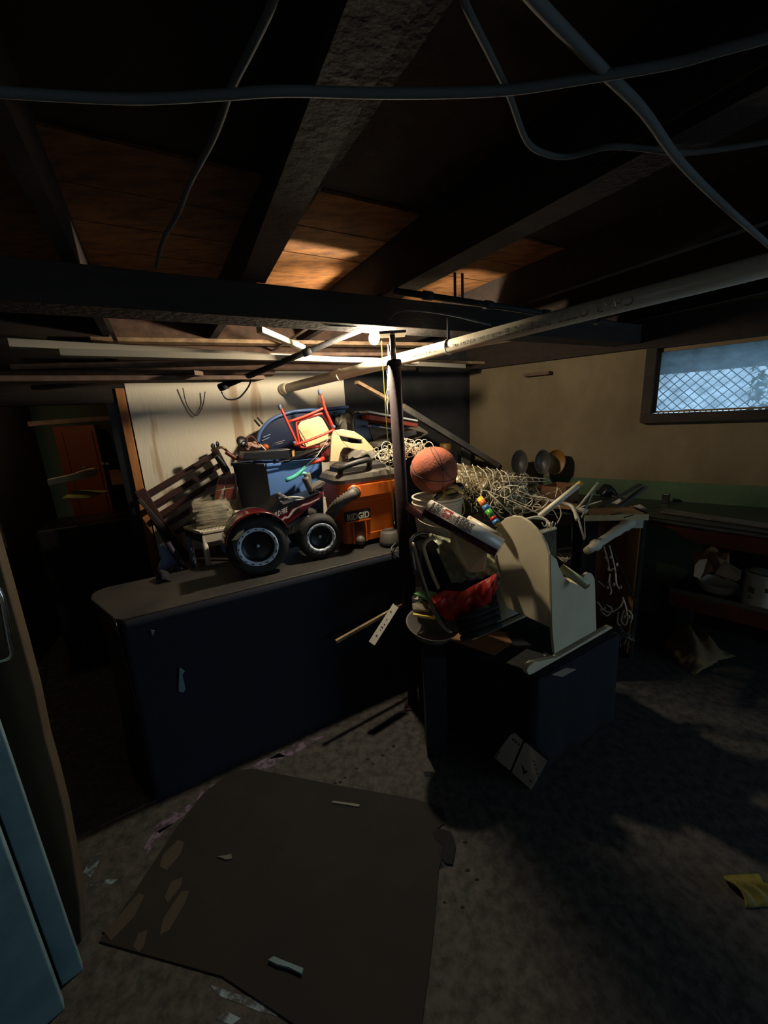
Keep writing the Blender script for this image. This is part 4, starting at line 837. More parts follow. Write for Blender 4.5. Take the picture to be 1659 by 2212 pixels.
tilt('yellow_envelope', [(892, 1322), (912, 1318), (941, 1330), (938, 1334), (912, 1330), (893, 1328)], [1.62, 1.68, 1.64, 1.60, 1.60, 1.60], mat('buff yellow paper', (206, 176, 84), .6), 'yellow envelope above the grey basin', 'envelope')
ba = D(935, 1345, 1.62)
o = MB(False).lathe([(.05, -.075), (.085, -.055), (.118, -.005), (.122, 0), (.115, -.004), (.082, -.05), (.04, -.066), (0, -.066)], ba, nrm(np.array([.1, -.15, 1])), n=36).build('grey_basin', M_vgrey); tag(o, 'shallow grey plastic basin heaped with papers by the post', 'basin')
o = MB().box(XY(ba, .27), (.05, 0, 0), (0, .05, 0), UP*.265).build('under_crate', M_blackm); tag(o, 'black crate standing under the grey basin', 'crate')
ms = thing('metal_channel', 'bright perforated metal channel jutting out left of the post', 'channel', S(830, 1350, 1.66))
ca, cb_ = S(803, 1390, 1.62), S(855, 1308, 1.66)
MB().bar(ca, cb_, .034, .002, ref=CAM-ca).build('web', M_paperw, ms)
dch = nrm(cb_-ca); vch = nrm(CAM-ca); sch = nrm(np.cross(dch, vch))
for sg in (-1, 1): MB().bar(ca+sch*sg*.017-vch*.006, cb_+sch*sg*.017-vch*.006, .002, .014, ref=CAM-ca).build('flange', M_paperw, ms)
MB().bar(cb_-dch*.002-sch*.01, S(872, 1298, 1.70), .02, .002, ref=CAM-ca).build('bent_end', M_chrome, ms)
for f_ in (.2, .35, .42, .5, .62, .82): MB().tube([ca+(cb_-ca)*f_+vch*.001+sch*J(.008), ca+(cb_-ca)*f_+vch*.0022+sch*J(.008)], .0025, n=8, k=1).build('hole', M_black, ms)
o = MB().bar(S(726, 1386, 1.68), S(868, 1306, 1.72), .016, .016).build('wooden_stick', M_plank); tag(o, 'square wooden stick lying behind the metal channel', 'stick')

# ------------------------------------------------------------------ white wire garlands, clear icicle lights, wire deer frame
gw = thing('white_wire_garland', 'tangled white wire light garland stretched behind the post', 'garland', D(870, 985, 2.2))
random.seed(31)
for k_ in range(26):
    x = 820+k_*4; y = 982+6*math.sin(k_*.7)-(14 if 12 < k_ < 24 else 0)
    b = MB(); 
    for _ in range(2): b.torus(D(x+J(8), y+J(13), 2.18+J(.03)), nrm([J(1), -1, J(1)]), .012+random.random()*.022, .002, n=18, m=5)
    b.tube([D(x-6, y+J(8), 2.16), D(x, y+J(14), 2.14), D(x+7, y+J(8), 2.16)], .002, n=5).build('wire_loop', M_wire, gw)
ic = thing('clear_icicle_lights', 'glittering heap of clear plastic icicle light strands right of the basketball', 'lights', D(1060, 1060, 2.2))
random.seed(8); b = MB(); b2_ = MB()
for i in range(260):
    u = random.random(); x = 990+150*u; y = 1000+22*u+random.random()*(100-40*abs(u-.4)); d_ = 2.25-.15*random.random()
    a = D(x, y, d_); e = np.array([J(.03), J(.03), -abs(J(.05))])
    (b if i % 2 else b2_).tube([a, a+e*.5+np.array([J(.01), 0, J(.01)]), a+e], [.002, .0034, .0015], n=5, k=2)
b.build('icicle_strand', M_clear, ic, kind='stuff'); b2_.build('light_bulb_cluster', mat('yellowed wire', (176, 164, 130), .35), ic, kind='stuff')
mound = MB()
mound.sheet(lambda u, v: D(985+180*u, 1000+30*u+v*(110-30*u), 2.34-.16*math.sin(math.pi*v)*math.sin(math.pi*min(1, u+.15))+.02*math.sin(u*37)*math.sin(v*29)), 30, 18)
mound.build('packed_core', mat('amber clear plastic', (150, 134, 98), .2, bump=1, bscale=24, col2=(84, 74, 54), scale=12), ic)
random.seed(12)
for i in range(6):
    x = 1000+i*17; b = MB(); b.tube([D(x+J(5), 1000+i*3, 2.12), D(x+10+J(6), 1025+i*2+J(8), 2.08), D(x+22+J(6), 1060+J(12), 2.06), D(x+26+J(10), 1085+J(14), 2.05)], .0018, n=5, k=5); b.build('white_cord', M_wire, ic)
lad = thing('light_strip', 'clear ladder-like light strip pointing right over the heap', 'light strip', D(1130, 1035, 2.1))
la_, lb_, lc_, ld_ = D(1082, 1028, 2.1), D(1176, 1034, 2.15), D(1082, 1040, 2.1), D(1176, 1040, 2.15)
MB().tube([la_, lb_, ld_, lc_], .0026, n=6, k=2).build('frame', M_wire, lad)
for i in range(7): MB().tube([la_+(lb_-la_)*i/7, lc_+(ld_-lc_)*(i+.3)/7], .002, n=5, k=1).build('rung', M_wire, lad)
wf = thing('wire_frame_deer', 'white enamelled wire yard decoration lying collapsed on the pile', 'decoration', D(1130, 1090, 2.0))
for pts, r in (([(1038, 1064), (1056, 1062), (1170, 1112)], .003), ([(1054, 1062), (1112, 1118)], .003), ([(1110, 1118), (1150, 1120), (1180, 1122)], .003), ([(1075, 1054), (1120, 1050), (1150, 1080), (1130, 1100), (1090, 1085)], .0025),
               ([(1120, 1060), (1150, 1072), (1185, 1078), (1165, 1100), (1120, 1110)], .0025), ([(1100, 1075), (1140, 1092), (1190, 1100), (1205, 1120)], .0022), ([(1065, 1100), (1090, 1120), (1130, 1112)], .0022), ([(1205, 1085), (1212, 1110), (1204, 1130)], .0022)):
    MB().tube([D(x, y, 1.99) for x, y in pts], r, n=6).build('wire', M_wire, wf)
for x, y, R in ((1119, 1103, .022), (1092, 1064, .026), (1130, 1060, .022), (1072, 1050, .02), (1160, 1098, .02)): MB().torus(D(x, y, 2.0), nrm(CAM-D(x, y, 2.0)+np.array([J(.5), J(.5), J(.5)])), R, .0024, n=22, m=6).build('ring', M_wire, wf)
random.seed(77)
for i in range(14):
    x, y = 1060+random.random()*140, 1060+random.random()*50; MB().tube([D(x+J(25), y+J(14), 2.08+J(.03)) for _ in range(4)], .0013, n=5, k=5).build('curl', random.choice([M_wire, M_vgrey, M_steel]), wf)
bp_ = thing('bent_white_tube', 'white bent tube frame with joints on top of the pile', 'tube frame', D(1200, 1085, 2.2))
MB().tube([D(1105, 1058, 2.2), D(1150, 1070, 2.2)], .010, n=10, k=1).build('scuffed_tube', M_vgrey, bp_)
MB().tube([D(1150, 1070, 2.2), D(1190, 1082, 2.2), D(1228, 1090, 2.18), D(1240, 1102, 2.15), D(1247, 1124, 2.12)], .0095, n=10).build('tube', M_white, bp_)
MB().tube([D(1244, 1098, 2.2), D(1268, 1106, 2.2)], .014, n=12, k=1).build('joint', M_white, bp_)
wt = thing('white_tripod', 'small white tripod stand with thin rods beside the tipped table', 'tripod', D(1258, 1110, 2.15))
for (a, b_, r) in (((1292, 1042), (1248, 1098), .006), ((1280, 1066), (1256, 1118), .004), ((1246, 1108), (1262, 1166), .0055), ((1262, 1120), (1264, 1162), .003), ((1256, 1095), (1300, 1082), .0035)):
    MB().tube([D(*a, 2.15), D(*b_, 2.13)], [r, r*.9], n=8, k=1).build('rod', M_white, wt)
wp_ = thing('white_pole', 'short thick white pole with a yellowed tip slanting up behind the rocking chair', 'pole', D(1170, 1112, 1.95))
pp0, pp1 = D(1166, 1115, 1.92), D(1254, 1044, 2.05); MB().tube([pp0, pp1], .0135, n=14, k=1).build('shaft', M_white, wp_); MB().tube([pp1-(pp1-pp0)*.07, pp1+(pp1-pp0)*.01], .0139, n=14, k=1).build('tip', mat('yellowed tip', (214, 170, 84), .5), wp_)
wb = thing('wire_basket', 'white mesh basket with a bent handle behind the rocking chair', 'basket', D(1180, 1150, 1.86))
MB().tube([D(1135, 1122, 1.88), D(1160, 1117, 1.9), D(1180, 1124, 1.9), D(1192, 1142, 1.88)], .0065, n=8).build('handle', M_white, wb)
for i in range(9): MB().box(D(1166+i*4, 1151-i*1.2, 1.84), ra*.003, rb*.002, UP*.006).build('rim_tooth', M_white, wb)
MB().tube([D(1164, 1152, 1.85), D(1202, 1141, 1.88)], .005, n=8, k=1).build('rim', M_white, wb)
MB().prism([D(1164, 1152, 1.86), D(1202, 1142, 1.89), D(1202, 1200, 1.89), D(1180, 1215, 1.86)], np.array([.02, .05, 0])).build('net_body', mat('dim netting', (84, 82, 66), .7, bump=.5, bscale=60), wb)
for i in range(4): MB().tube([D(1172+i*7+J(3), 1128+J(3), 1.87), D(1176+i*6, 1140+J(4), 1.87), D(1182+i*5+J(4), 1132+J(5), 1.87)], .0025, n=5).build('wire', M_wire, wb)
# gift roll in the chair
g0, g1 = D(1212, 1226, 1.78), D(1270, 1266, 1.74); t_, d__ = rollthing('wrapping_paper_roll', g1, g0, .0185, mat('poinsettia wrap', (196, 200, 160), .4, col2=(180, 40, 34), scale=16, contrast=(.6, .63)), 'green and white gift wrap roll with red flowers lying in the rocking chair')
knot('cellophane', D(1218, 1208, 1.86), .035, 4, .002, M_clear, 'wisp of clear cellophane above the flowered gift wrap roll', 'cellophane', 6)

# ------------------------------------------------------------------ tipped side table with lights hanging inside
TL, TR = XY(D(1262, 1100, 2.52)), XY(D(1400, 1116, 2.66)); te = nrm(TR-TL); tw = np.linalg.norm(TR-TL); tn = np.array([-te[1], te[0], 0]); tn = tn if tn@TL > 0 else -tn
tH = D(1398, 1108, 2.66)[2]
tb = thing('tipped_side_table', 'wooden side table tipped on its edge, one turned leg towards the viewer', 'table', (TL+TR)/2)
dp = .14
MB().box((TL+TR)/2+tn*(dp+.01)+UP*tH/2, te*tw/2, tn*.01, UP*tH/2).build('table_top', M_wood, tb)
MB().box((TL+TR)/2+tn*dp/2+UP*(tH-.010), te*tw/2, tn*dp/2, UP*.010).build('apron', M_lwood, tb, bev=.002)
MB().box((TL+TR)/2+tn*(-.006)+UP*(tH-.022), te*tw/2, tn*.005, UP*.018).build('front_strip', M_cream, tb, bev=.002)
MB().box(TR-te*.012+tn*dp/2+UP*(tH/2), te*.012, tn*dp/2, UP*tH/2).build('apron', M_dwood, tb, bev=.002)
MB().box(TR-te*.030+tn*dp*.5+UP*(tH/2), te*.004, tn*dp*.45, UP*(tH/2-.05)).build('inner_strip', M_lwood, tb)
MB().box(TL+te*.015+tn*dp/2+UP*(tH/2), te*.015, tn*dp/2, UP*tH/2).build('apron', M_dwood, tb)
MB().box((TL+TR)/2+tn*dp/2+UP*.012, te*tw/2, tn*dp/2, UP*.010).build('apron', M_dwood, tb)
lg0 = TR-te*.045+tn*.06+UP*(tH-.055); lg1 = D(1268, 1190, 2.16); ldv = nrm(lg1-lg0); ll = np.linalg.norm(lg1-lg0)
MB().lathe([(.030, 0), (.030, ll*.18), (.034, ll*.2), (.034, ll*.22), (.027, ll*.24), (.029, ll*.4), (.024, ll*.5), (.0225, ll*.80), (.030, ll*.82), (.031, ll*.85), (.022, ll*.88), (.020, ll)], lg0, ldv, n=24).build('turned_leg', M_whitep, tb)
MB().box(TR-te*.05+tn*.05+UP*(tH-.055), te*.035, tn*.05, UP*.035).build('leg_block', M_whitep, tb)
MB().box(TL+te*.06+tn*.06+UP*(tH*.78), te*.03, tn*.05, UP*tH*.2).build('leg_block', M_black, tb)
for x0, y0, x1, y1 in ((1320, 1112, 1342, 1108), (1348, 1118, 1368, 1112)): MB().tube([D(x0, y0, 2.5), D(x1, y1, 2.58)], .003, n=6, k=1).build('bracket', M_iron, tb)
hl = thing('hanging_light_strings', 'white light strings hanging in front of the tipped table', 'lights', D(1320, 1180, 2.5)); random.seed(15)
for i, pts in enumerate(([(1304, 1180), (1314, 1215), (1316, 1232), (1326, 1228), (1330, 1235), (1322, 1200), (1316, 1178)], [(1318, 1240), (1316, 1255), (1320, 1275), (1318, 1285)], [(1330, 1238), (1332, 1262), (1338, 1272)], [(1290, 1300), (1305, 1318), (1320, 1322), (1340, 1310), (1348, 1295)],
              [(1292, 1255), (1300, 1262), (1306, 1268)], [(1345, 1290), (1352, 1310), (1356, 1335), (1350, 1350), (1342, 1340), (1348, 1318)], [(1300, 1322), (1312, 1330), (1322, 1316), (1310, 1306)], [(1336, 1322), (1334, 1345), (1340, 1352)], [(1358, 1318), (1366, 1330), (1362, 1345)])):
    MB().tube([D(x, y, 2.46) for x, y in pts], .0042, n=6).build('string', M_wire, hl)
for i in range(14): 
    x, y = random.choice([(1312, 1200), (1325, 1225), (1318, 1260), (1335, 1262), (1300, 1315), (1345, 1300), (1355, 1335)]); MB().ball(D(x+J(10), y+J(10), 2.45), .007, k=5, n=8, sz=1.6).build('bulb', M_clear, hl)
tangle = knot('cable_tangle', D(1345, 1370, 2.5), .07, 7, .004, M_vgrey, 'dim tangle of cables at the foot of the tipped table', 'cable', 44, squash=.9)
o = MB().tube([D(1322, 1185, 2.52), D(1345, 1240, 2.52), D(1372, 1300, 2.52)], .006, n=6).build('dark_branch', M_dwood); tag(o, 'dark stick leaning inside the tipped table', 'stick')

# ------------------------------------------------------------------ workbench along the window wall
F0, F1 = XY(Z(1408, 1117, .9)), XY(Z(1659, 1152, .9)); bdv = nrm(F1-F0); FE = F1+bdv*.9; FS = F0-bdv*.30
def wallpt(a): return WP(a, .012, 0)
wb_ = thing('workbench', 'built-in workbench with dark green top, metal edging and lower shelf', 'workbench', F0)
Wl, Wr = wallpt(.62), wallpt(3.1)
MB().prism([p+UP*.87 for p in (FS, FE, Wr, Wl)], UP*.03).build('bench_top', mat('dark green linoleum', (44, 54, 42), .4), wb_)
nf = nrm(np.array([bdv[1], -bdv[0], 0])); nf = nf if nf@(-F0) > 0 else -nf
MB().bar(FS+nf*.004+UP*.886, FE+nf*.004+UP*.886, .030, .008, ref=(0, 0, 1)).build('metal_edging', mat('ribbed aluminium', (150, 148, 136), .3, .8), wb_)
for k_ in (-.007, .003): MB().bar(FS+nf*.009+UP*(.886+k_), FE+nf*.009+UP*(.886+k_), .003, .003, ref=(0, 0, 1)).build('edging_rib', M_chrome, wb_)
ap = [FS+UP*.87, FE+UP*.87, FE+UP*.78, F0+bdv*.26+UP*.775, F0+bdv*.17+UP*.80, F0+bdv*.12+UP*.835, F0+bdv*.05+UP*.845, FS+UP*.845]
MB().prism([p-nf*.03 for p in ap], nf*.018).build('apron', M_brown, wb_)
lo0, lo1 = XY(Z(1449, 1272, .42)), XY(Z(1659, 1320, .42)); lv = nrm(lo1-lo0); loE = lo1+lv*.9
MB().prism([p+UP*.395 for p in (lo0, loE, loE-nf*.42, lo0-nf*.42)], UP*.022).build('lower_shelf', M_dwood, wb_)
MB().prism([lo0+UP*.415, loE+UP*.415, loE+UP*.31, lo0+UP*.31], nf*.012).build('shelf_face', M_brown, wb_, bev=.002)
MB().bar(lo0+nf*.008+UP*.42, loE+nf*.008+UP*.42, .008, .028, ref=(0, 0, 1)).build('shelf_edging', mat('ribbed aluminium', (150, 148, 136), .3, .8), wb_)
MB().box(FS-nf*.2+UP*.43, nf*.2, bdv*.012, UP*.43).build('end_panel', M_black, wb_)
MB().box(lo0-nf*.25+bdv*.02+UP*.2, nf*.2, bdv*.012, UP*.19).build('divider', M_black, wb_)
MB().prism([lo0-nf*.46+bdv*-.3+UP*0, loE-nf*.46, loE-nf*.46+UP*.86, lo0-nf*.46-bdv*.3+UP*.86], -nf*.01).build('back_panel', M_blackm, wb_)
BTZ = .90
o = MB().prism([Z(1426, 1108, BTZ+.002), Z(1440, 1103, BTZ+.002), Z(1720, 1143, BTZ+.002), Z(1720, 1152, BTZ+.002)], UP*.012).build('trim_length', M_vgrey, None, bev=.002); tag(o, 'length of pale flat trim lying along the bench edge', 'board')
for i, (a, b_, r) in enumerate((((1268, 1112), (1384, 1046), .012), ((1330, 1098), (1396, 1052), .016))):
    o = MB().bar(PL(*a, XY(F0)+UP*.93, UP), D(*b_, 3.05), r*2, r).build('dark_strip', M_darkg); tag(o, ['thin', 'broad'][i]+' dark strip leaning from the bench against the green wall band', 'strip')
cloth(Z(1335, 1087, BTZ+.02), np.array([.035, .0, 0]), np.array([0, .03, 0]), .03, 'crumpled_tissue', M_paperw, 'crumpled white tissue on the workbench', 'tissue', n=8, amp=.006)
for i, q in enumerate(([(1350, 1102), (1362, 1094), (1376, 1097), (1366, 1106)], [(1368, 1094), (1382, 1090), (1398, 1100), (1380, 1103)])): flatz('receipt', q, BTZ+.002, .003, M_paperw, ['small grey paper scrap just left of the other on the bench', 'small grey paper scrap nearest the metal edging'][i], 'paper')
cloth(Z(1312, 1066, BTZ+.02), np.array([.07, -.02, 0]), np.array([.02, .05, 0]), .07, 'black_rag', M_black, 'black rag heaped at the left end of the workbench', 'rag', n=10, amp=.01)
o = MB().box(Z(1437, 1087, BTZ)+UP*.035, bdv*.022, nf*.012, UP*.033).build('black_adapter', M_black, None, bev=.004); tag(o, 'small black adapter against the green band', 'adapter')
# carton, tubs and red cloth at the corner end of the bench
def DW(x, y, off): return PL(x, y, corner-wn*off, wn)
ctn = thing('cardboard_carton', 'open cardboard carton at the corner end of the workbench', 'box', DW(1210, 1068, .45))
q = [DW(1170, 1068, .45), DW(1222, 1066, .45), DW(1250, 1060, .25), DW(1200, 1058, .25)]; zb_ = BTZ
q = [XY(p) for p in q]; h_ = .13
for i in range(4):
    a, b_ = q[i], q[(i+1) % 4]; MB().bar(a+UP*(zb_+.003+h_/2), b_+UP*(zb_+.003+h_/2), h_, .005, ref=np.cross(b_-a, UP)*-1).build('carton_side', M_kraft, ctn)
MB().prism([p+UP*(zb_+.003) for p in q], UP*.004).build('carton_base', M_kraft, ctn)
for i, (x, y, off, R, ax, m) in enumerate(((1122, 1000, .30, .105, nrm([-.25, -1, .25]), M_darkg), (1172, 998, .30, .095, nrm([-.3, -1, .12]), M_darkg), (1200, 998, .18, .10, nrm([.0, -1, .05]), M_maple))):
    c = DW(x, y, off); o = MB(False).lathe([(0, -.10), (R*.8, -.09), (R*.95, -.02), (R, 0), (R*.93, 0), (R*.85, -.015), (0, -.03)], c, ax, n=32, sx=.62 if i < 2 else .8, ref=(0, 0, 1)).build('oval_tub', m)
    tag(o, ['black oval tub leaning left against the corner wall', 'black oval tub standing upright in the middle', 'amber oval tub behind the black ones'][i], 'tub')
cloth(DW(1130, 1046, .34)+UP*-.03, np.array([.16, -.05, 0]), np.array([.05, .08, 0]), .05, 'red_cloth', mat('faded red cloth', (140, 52, 40), .8), 'faded red cloth bunched beneath the oval tubs', 'cloth', n=12, amp=.012)
cloth(D(1205, 1094, 2.35), np.array([.10, -.03, 0]), np.array([.03, .06, 0]), .01, 'kraft_sheet', M_lwood, 'tan cardboard sheet under the white tube frame', 'cardboard', n=8, amp=.003)
o = MB().prism([XY(D(1040, 1050, 2.54)), XY(D(1240, 1050, 2.54)), XY(D(1240, 1050, 2.8)), XY(D(1040, 1050, 2.8))], UP*.90).build('back_carton', M_blackm); tag(o, 'large black carton under the heap between tipped table and corner', 'box')
o = MB().prism([XY(D(1060, 1050, 2.26)), XY(D(1245, 1050, 2.26)), XY(D(1245, 1050, 2.5)), XY(D(1060, 1050, 2.5))], UP*.80).build('heap_carton', M_dwood); tag(o, 'dark brown carton directly behind the rocking chair', 'box')
# lower shelf goods
SHZ = .418
pcn = Z(1634, 1316, SHZ); pcn = lo1-bdv*.055-nf*.10; pcn = XY(Z(1640, 1305, SHZ), SHZ)
can = thing('paint_can', 'white paint can with dark dented lid on the lower shelf', 'can', pcn)
MB().lathe([(.080, 0), (.082, .004), (.082, .185), (.085, .189), (.085, .195), (.078, .197)], pcn+UP*.001, n=32).build('can_body', M_white, can)
MB().lathe([(.072, .193), (.073, .201), (.069, .203), (.066, .195), (0, .195)], pcn, n=28).build('lid', M_darkg, can)
vv = nrm(XY(CAM-pcn)); side_ = np.cross(UP, vv)
def cpatch(al0, al1, z0, z1, m, nm):
    MB().sheet(lambda u, v: pcn+(vv*math.cos(al0+(al1-al0)*u)+side_*math.sin(al0+(al1-al0)*u))*.0832+UP*(z0+(z1-z0)*v), 8, 1).build(nm, m, can)
cpatch(-.75, -.35, .085, .12, mat('olive label', (96, 92, 40), .6), 'label_patch'); cpatch(.15, .6, .105, .13, mat('maroon label', (84, 26, 30), .6), 'label_patch')
cpatch(-.7, -.45, .05, .058, M_inkp, 'print_line'); cpatch(-.7, -.5, .065, .07, M_inkp, 'print_line')
wc = XY(Z(1545, 1275, SHZ), SHZ); wc = wc
con = thing('white_container', 'open white plastic container with a torn lid on the lower shelf', 'container', wc)
b = MB(False); b.lathe([(0, 0), (.085, .002), (.098, .015), (.112, .060), (.116, .062), (.108, .060), (.094, .018), (0, .008)], wc+UP*.001, n=30, sy=.8).build('tub', M_white, con)
MB().prism([D(1500, 1245, 2.55), D(1502, 1222, 2.55), D(1512, 1210, 2.55), D(1528, 1208, 2.55), D(1520, 1235, 2.55), D(1512, 1250, 2.55)], (0, .004, 0)).build('flap', M_paperw, con)
MB().prism([D(1545, 1240, 2.58), D(1565, 1212, 2.6), D(1602, 1232, 2.58), D(1600, 1250, 2.55), D(1592, 1256, 2.55)], (0, .004, 0)).build('lid', M_vgrey, con)
o = MB().sheet(lambda u, v: D(1495+80*u, 1188+55*v+8*math.sin(u*9), 2.75+.03*math.sin(u*11)*math.cos(v*7)), 12, 8).build('brown_paper_bag', M_kraft, None, solid=.004); tag(o, 'dim brown paper bag behind the white container', 'bag')
# ------------------------------------------------------------------ floor litter
random.seed(2)
pbz = Z(1490, 1425, 0)
def pbag(u, v):
    L_ = Z(1430, 1400, .0)*(1-v)+(Z(1500, 1462, 0))*v; R_2 = Z(1470, 1372, .0)*(1-v)+Z(1590, 1420, 0)*v
    p = L_*(1-u)+R_2*u; return p+UP*(.004+.15*math.sin(math.pi*min(1, u*1.0))*math.sin(math.pi*min(1, .2+v*.75))*(1+.25*math.sin(u*14+v*6))+.01*abs(math.sin(u*25)*math.sin(v*21)))
o = MB().sheet(pbag, 22, 18).build('crumpled_paper_bag', mat('dirty kraft', (118, 96, 66), .8, bump=.6, bscale=16), None, solid=.002); tag(o, 'crumpled tan paper bag on the floor below the workbench', 'bag')
yc = Z(1622, 1925, 0)
o = MB().sheet(lambda u, v: yc+np.array([(u-.5)*.12+.01*math.sin(v*7), (v-.5)*.09, 0])+UP*(.004+.035*abs(math.sin(u*8+v*3))*math.sin(math.pi*v)), 16, 12).build('yellow_cloth', M_ygreen, None, solid=.003); tag(o, 'dirty yellow cloth on the floor near the right edge', 'cloth')
hbp = [(500, 1667), (545, 1662), (700, 1692), (900, 1728), (955, 1745), (968, 1775), (945, 1790), (962, 1830), (948, 1880), (938, 2000), (925, 2110), (905, 2260), (690, 2250), (480, 2110), (215, 2035), (290, 1930), (380, 1790), (440, 1715)]
o = MB().prism([Z(x, y, .0015) for x, y in hbp], UP*.004).build('hardboard_sheet', M_hard); tag(o, 'worn dark brown hardboard sheet lying flat on the floor', 'board'); hbo = o
M_strip = mat('worn tan fibre', (66, 57, 46), .9)
for q in ([(345, 1872), (352, 1846), (385, 1815), (398, 1820), (390, 1845), (360, 1880)], [(222, 2010), (250, 1985), (300, 1930), (312, 1935), (290, 1980), (240, 2032)], [(345, 2020), (352, 1985), (392, 1925), (408, 1925), (400, 1950), (365, 2010)], [(288, 2045), (300, 2015), (318, 2010), (312, 2040), (300, 2058)], [(355, 1940), (370, 1905), (395, 1895), (390, 1915), (362, 1950)]):
    MB().prism([Z(x, y, .0056) for x, y in q], UP*.001).build('worn_patch', M_strip, hbo)
def litter(nm, pts, m, label, cat='debris', th=.004): o = MB().prism([Z(x, y, .0062) for x, y in pts], UP*th).build(nm, m); return tag(o, label, cat)
litter('wood_chip', [(716, 1735), (720, 1731), (778, 1739), (775, 1744)], M_vgrey, 'thin grey sliver near the top edge of the hardboard')
litter('tape_strip', [(580, 2078), (592, 2070), (610, 2078), (656, 2096), (652, 2108), (625, 2094), (600, 2088)], M_blue, 'curled pale tape strip near the bottom of the hardboard', 'tape', .01)
litter('paint_flake', [(470, 1852), (500, 1846), (502, 1856), (488, 1858)], M_vgrey, 'small pale paint flake in the middle left of the hardboard')
def fpatch(pts, m, nm='paint_smear', th=.0008):
    MB().prism([Z(x, y, 0) for x, y in pts], UP*th).build(nm, m, floor)
M_lil = mat('lilac paint smear', (112, 96, 116), .6, col2=(60, 52, 58), scale=30, contrast=(.45, .55)); M_pale = mat('pale blue paint smear', (128, 150, 160), .6, col2=(52, 56, 60), scale=24, contrast=(.42, .55)); M_soot = mat('black stain', (14, 12, 11), .9)
for q in ([(330, 1790), (380, 1750), (430, 1730), (400, 1760), (345, 1800)], [(310, 1830), (330, 1800), (380, 1775), (350, 1800), (320, 1845)], [(420, 1735), (440, 1700), (475, 1690), (450, 1720)], [(540, 1655), (600, 1625), (620, 1635), (570, 1665)], [(580, 1640), (640, 1605), (700, 1590), (630, 1632)]): fpatch(q, M_lil)
for q in ([(455, 2128), (520, 2150), (640, 2178), (760, 2212), (700, 2225), (560, 2185), (470, 2150)], [(465, 2200), (490, 2185), (520, 2200), (500, 2215)], [(180, 1885), (200, 1850), (222, 1840), (210, 1870), (195, 1895)], [(320, 1700), (328, 1685), (345, 1680), (338, 1695)], [(190, 1915), (220, 1900), (255, 1900), (240, 1910)]): fpatch(q, M_pale)
random.seed(40)
for x, y, R in [(925, 1672, 11), (806, 1650, 3), (794, 1640, 3), (826, 1632, 4), (770, 1660, 3), (735, 1690, 4), (745, 1680, 3), (724, 1692, 4), (950, 1870, 10), (1010, 1880, 6), (1030, 1900, 5), (960, 1950, 4), (1000, 1960, 5), (850, 1612, 4), (1005, 1820, 5)]:
    n_ = 12; fpatch([(x+R*(.75+random.random()*.6)*math.cos(2*math.pi*i/n_), y+R*.6*(.75+random.random()*.6)*math.sin(2*math.pi*i/n_)) for i in range(n_)], M_soot, 'dark_spot')
fpatch([(935, 1800), (950, 1792), (975, 1800), (985, 1830), (978, 1870), (962, 1868), (950, 1850), (958, 1830), (940, 1815)], M_soot, 'dark_spot', .0072)
# ------------------------------------------------------------------ left: door leaf, blue jamb
Aj, Bj = Z(180, 2095, 0), Z(134, 2131, 0); jd = nrm(Aj-Bj); jn = np.array([-jd[1], jd[0], 0])
MB().prism([Aj, Bj, Bj+UP*2.1, Aj+UP*2.1], jn*.03).build('trim_4', M_blue, None, bev=.003)['kind'] = 'structure'
MB().prism([Bj+jn*.012, Bj-jd*.02+jn*.012, Bj-jd*.02+UP*2.1+jn*.012, Bj+UP*2.1+jn*.012], jn*.02).build('trim_5', M_rib)['kind'] = 'structure'
Cj = Z(140, 2180, 0)
MB().prism([Cj, Cj-jd*.5-jn*.03, Cj-jd*.5-jn*.03+UP*2.1, Cj+UP*2.1], jn*.03).build('trim_6', M_blue, None, bev=.003)['kind'] = 'structure'
tp0 = np.array([-1.0, .93, 0]); tn0 = nrm([.12, -1, 0])
dl = [(178, 2072), (171, 1945), (155, 1840), (137, 1745), (115, 1660), (96, 1594), (73, 1484), (45, 1380), (14, 1269), (-20, 1150), (-80, 960), (-260, 960), (-260, 1700), (-60, 2072)]
door = MB().prism([PL(x, y, tp0, tn0) for x, y in dl], -tn0*.03).build('door_1', M_tan, None, bev=.004); door['kind'] = 'structure'
def DQ(x, y, o_=0): return PL(x, y, tp0+tn0*o_, tn0)
MB().tube([DQ(-12, 1262, .035), DQ(4, 1290, .035), DQ(14, 1340, .035), DQ(22, 1385, .035), DQ(26, 1412, .03), DQ(14, 1424, .03), DQ(-20, 1432, .03)], .006, n=10).build('latch_handle', M_chrome, door)
MB().prism([DQ(-40, 1300, .002), DQ(0, 1305, .002), DQ(12, 1400, .002), DQ(-40, 1410, .002)], tn0*.004).build('latch_plate', M_steel, door)
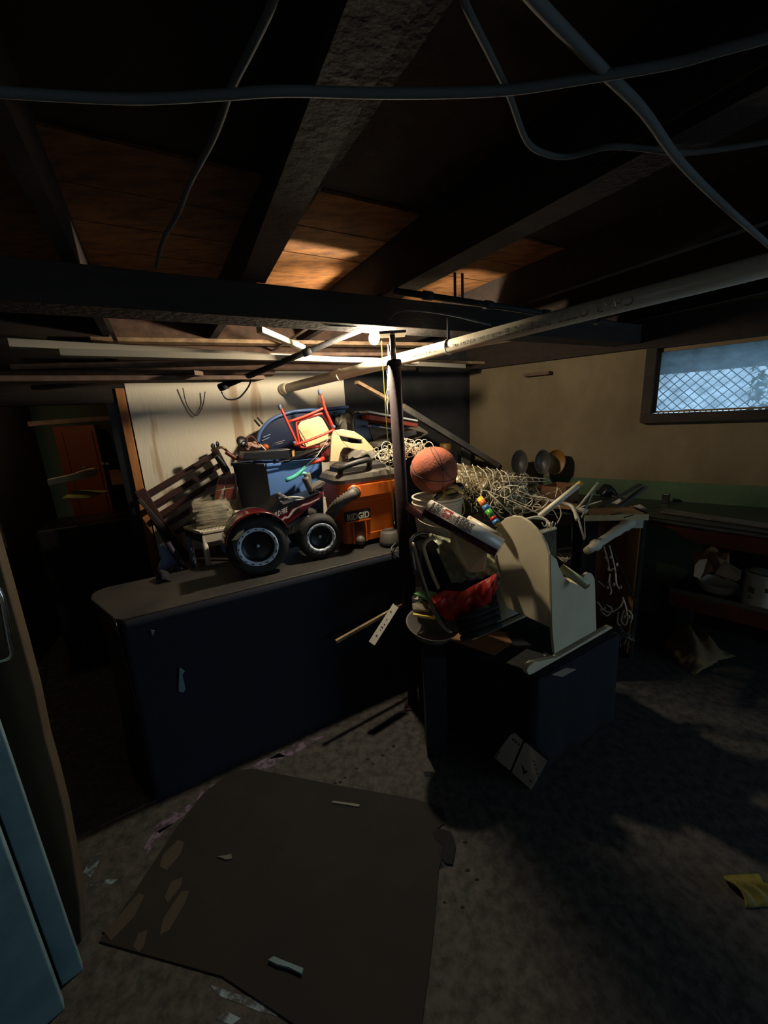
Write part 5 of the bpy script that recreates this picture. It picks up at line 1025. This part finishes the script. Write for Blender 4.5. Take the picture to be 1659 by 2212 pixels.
# ------------------------------------------------------------------ far room furniture
fcab = thing('wooden_wardrobe', 'reddish brown two-door wardrobe in the room beyond the doorway', 'wardrobe', XY(S(180, 1000, 4.6)))
def SB(nm, x0, y0, x1, y1, s_, th, m, par, z=None): 
    a, b_ = S(x0, y0, s_), S(x1, y1, s_); b_ = P(b_@bn, b_@bd, a[2]) ; lowz = S(x0, y1, s_)[2] if z is None else z
    return MB().prism([a, b_, XY(b_, lowz), XY(a, lowz)], bn*th).build(nm, m, par, bev=.004)
SB('carcass', 112, 922, 244, 1100, 4.62, .4, mat('reddish wardrobe wood', (150, 72, 38), .6), fcab, .1); SB('door', 118, 934, 174, 1100, 4.60, .02, mat('reddish wardrobe wood', (150, 72, 38), .6), fcab, .12); SB('door', 178, 932, 236, 1100, 4.60, .02, mat('reddish wardrobe wood', (150, 72, 38), .6), fcab, .12)
for x in (182, 222, 232): MB().ball(S(x, 1002 if x > 200 else 1010, 4.58), .018, k=5, n=8).build('knob', M_mold, fcab)
pd_ = MB().prism([S(101, 1036, 3.3), S(104, 1050, 3.3), S(150, 1040, 3.3), S(190, 1032, 3.3), S(206, 1028, 3.3), S(209, 1018, 3.3), S(203, 1012, 3.3), S(185, 1014, 3.3), S(150, 1026, 3.3)], bn*.05).build('pale_paddle', mat('pale tan board', (176, 160, 124), .6), None, bev=.005); tag(pd_, 'long pale paddle-shaped board beyond the doorway', 'board')
o = MB().prism([S(134, 1076, 3.25), S(160, 1058, 3.35), S(236, 1060, 3.4), S(215, 1066, 3.32), S(190, 1076, 3.28)], -UP*.006).build('yellow_sheet', mat('dull yellow board', (150, 140, 78), .7)); tag(o, 'dull yellow sheet lying on the black heap beyond the doorway', 'sheet')
o = MB().box(P(3.45, S(230, 1080, 3.2)@bd, .5), bn*.22, bd*.42, UP*.5).build('black_cabinet', M_black, None, bev=.02); tag(o, 'black cabinet just inside the room beyond the doorway', 'cabinet')
ms_ = thing('metal_shelving', 'dark open metal shelving beside the wardrobe beyond the doorway', 'shelf', XY(S(252, 1000, 3.9)))
for x in (236, 262):
    a = S(x, 905, 3.9); MB().box(XY(a, a[2]/2), bd*.012, bn*.012, UP*a[2]/2).build('upright', M_black, ms_)
for y in (925, 990, 1050): a, b_ = S(236, y, 3.9), S(264, y, 3.9); MB().bar(a, b_, .30, .02, ref=(0, 0, 1)).build('shelf', M_black, ms_)
MB().box(S(252, 1030, 3.85), bd*.04, bn*.03, UP*.06).build('carton', M_kraft, ms_)
o = MB().bar(S(62, 916, 3.6), S(250, 902, 3.6), .05, .03).build('overhead_lath', M_plankd); tag(o, 'brown lath fixed across the ceiling beyond the doorway', 'board')
o = cloth(P(2.14, -.08, BZ+.004)+UP*.005, bd*.03, bn*.045, .04, 'dark_rag', M_blackm, 'dark rag roll on the far left end of the counter', 'rag', n=10, amp=.004)
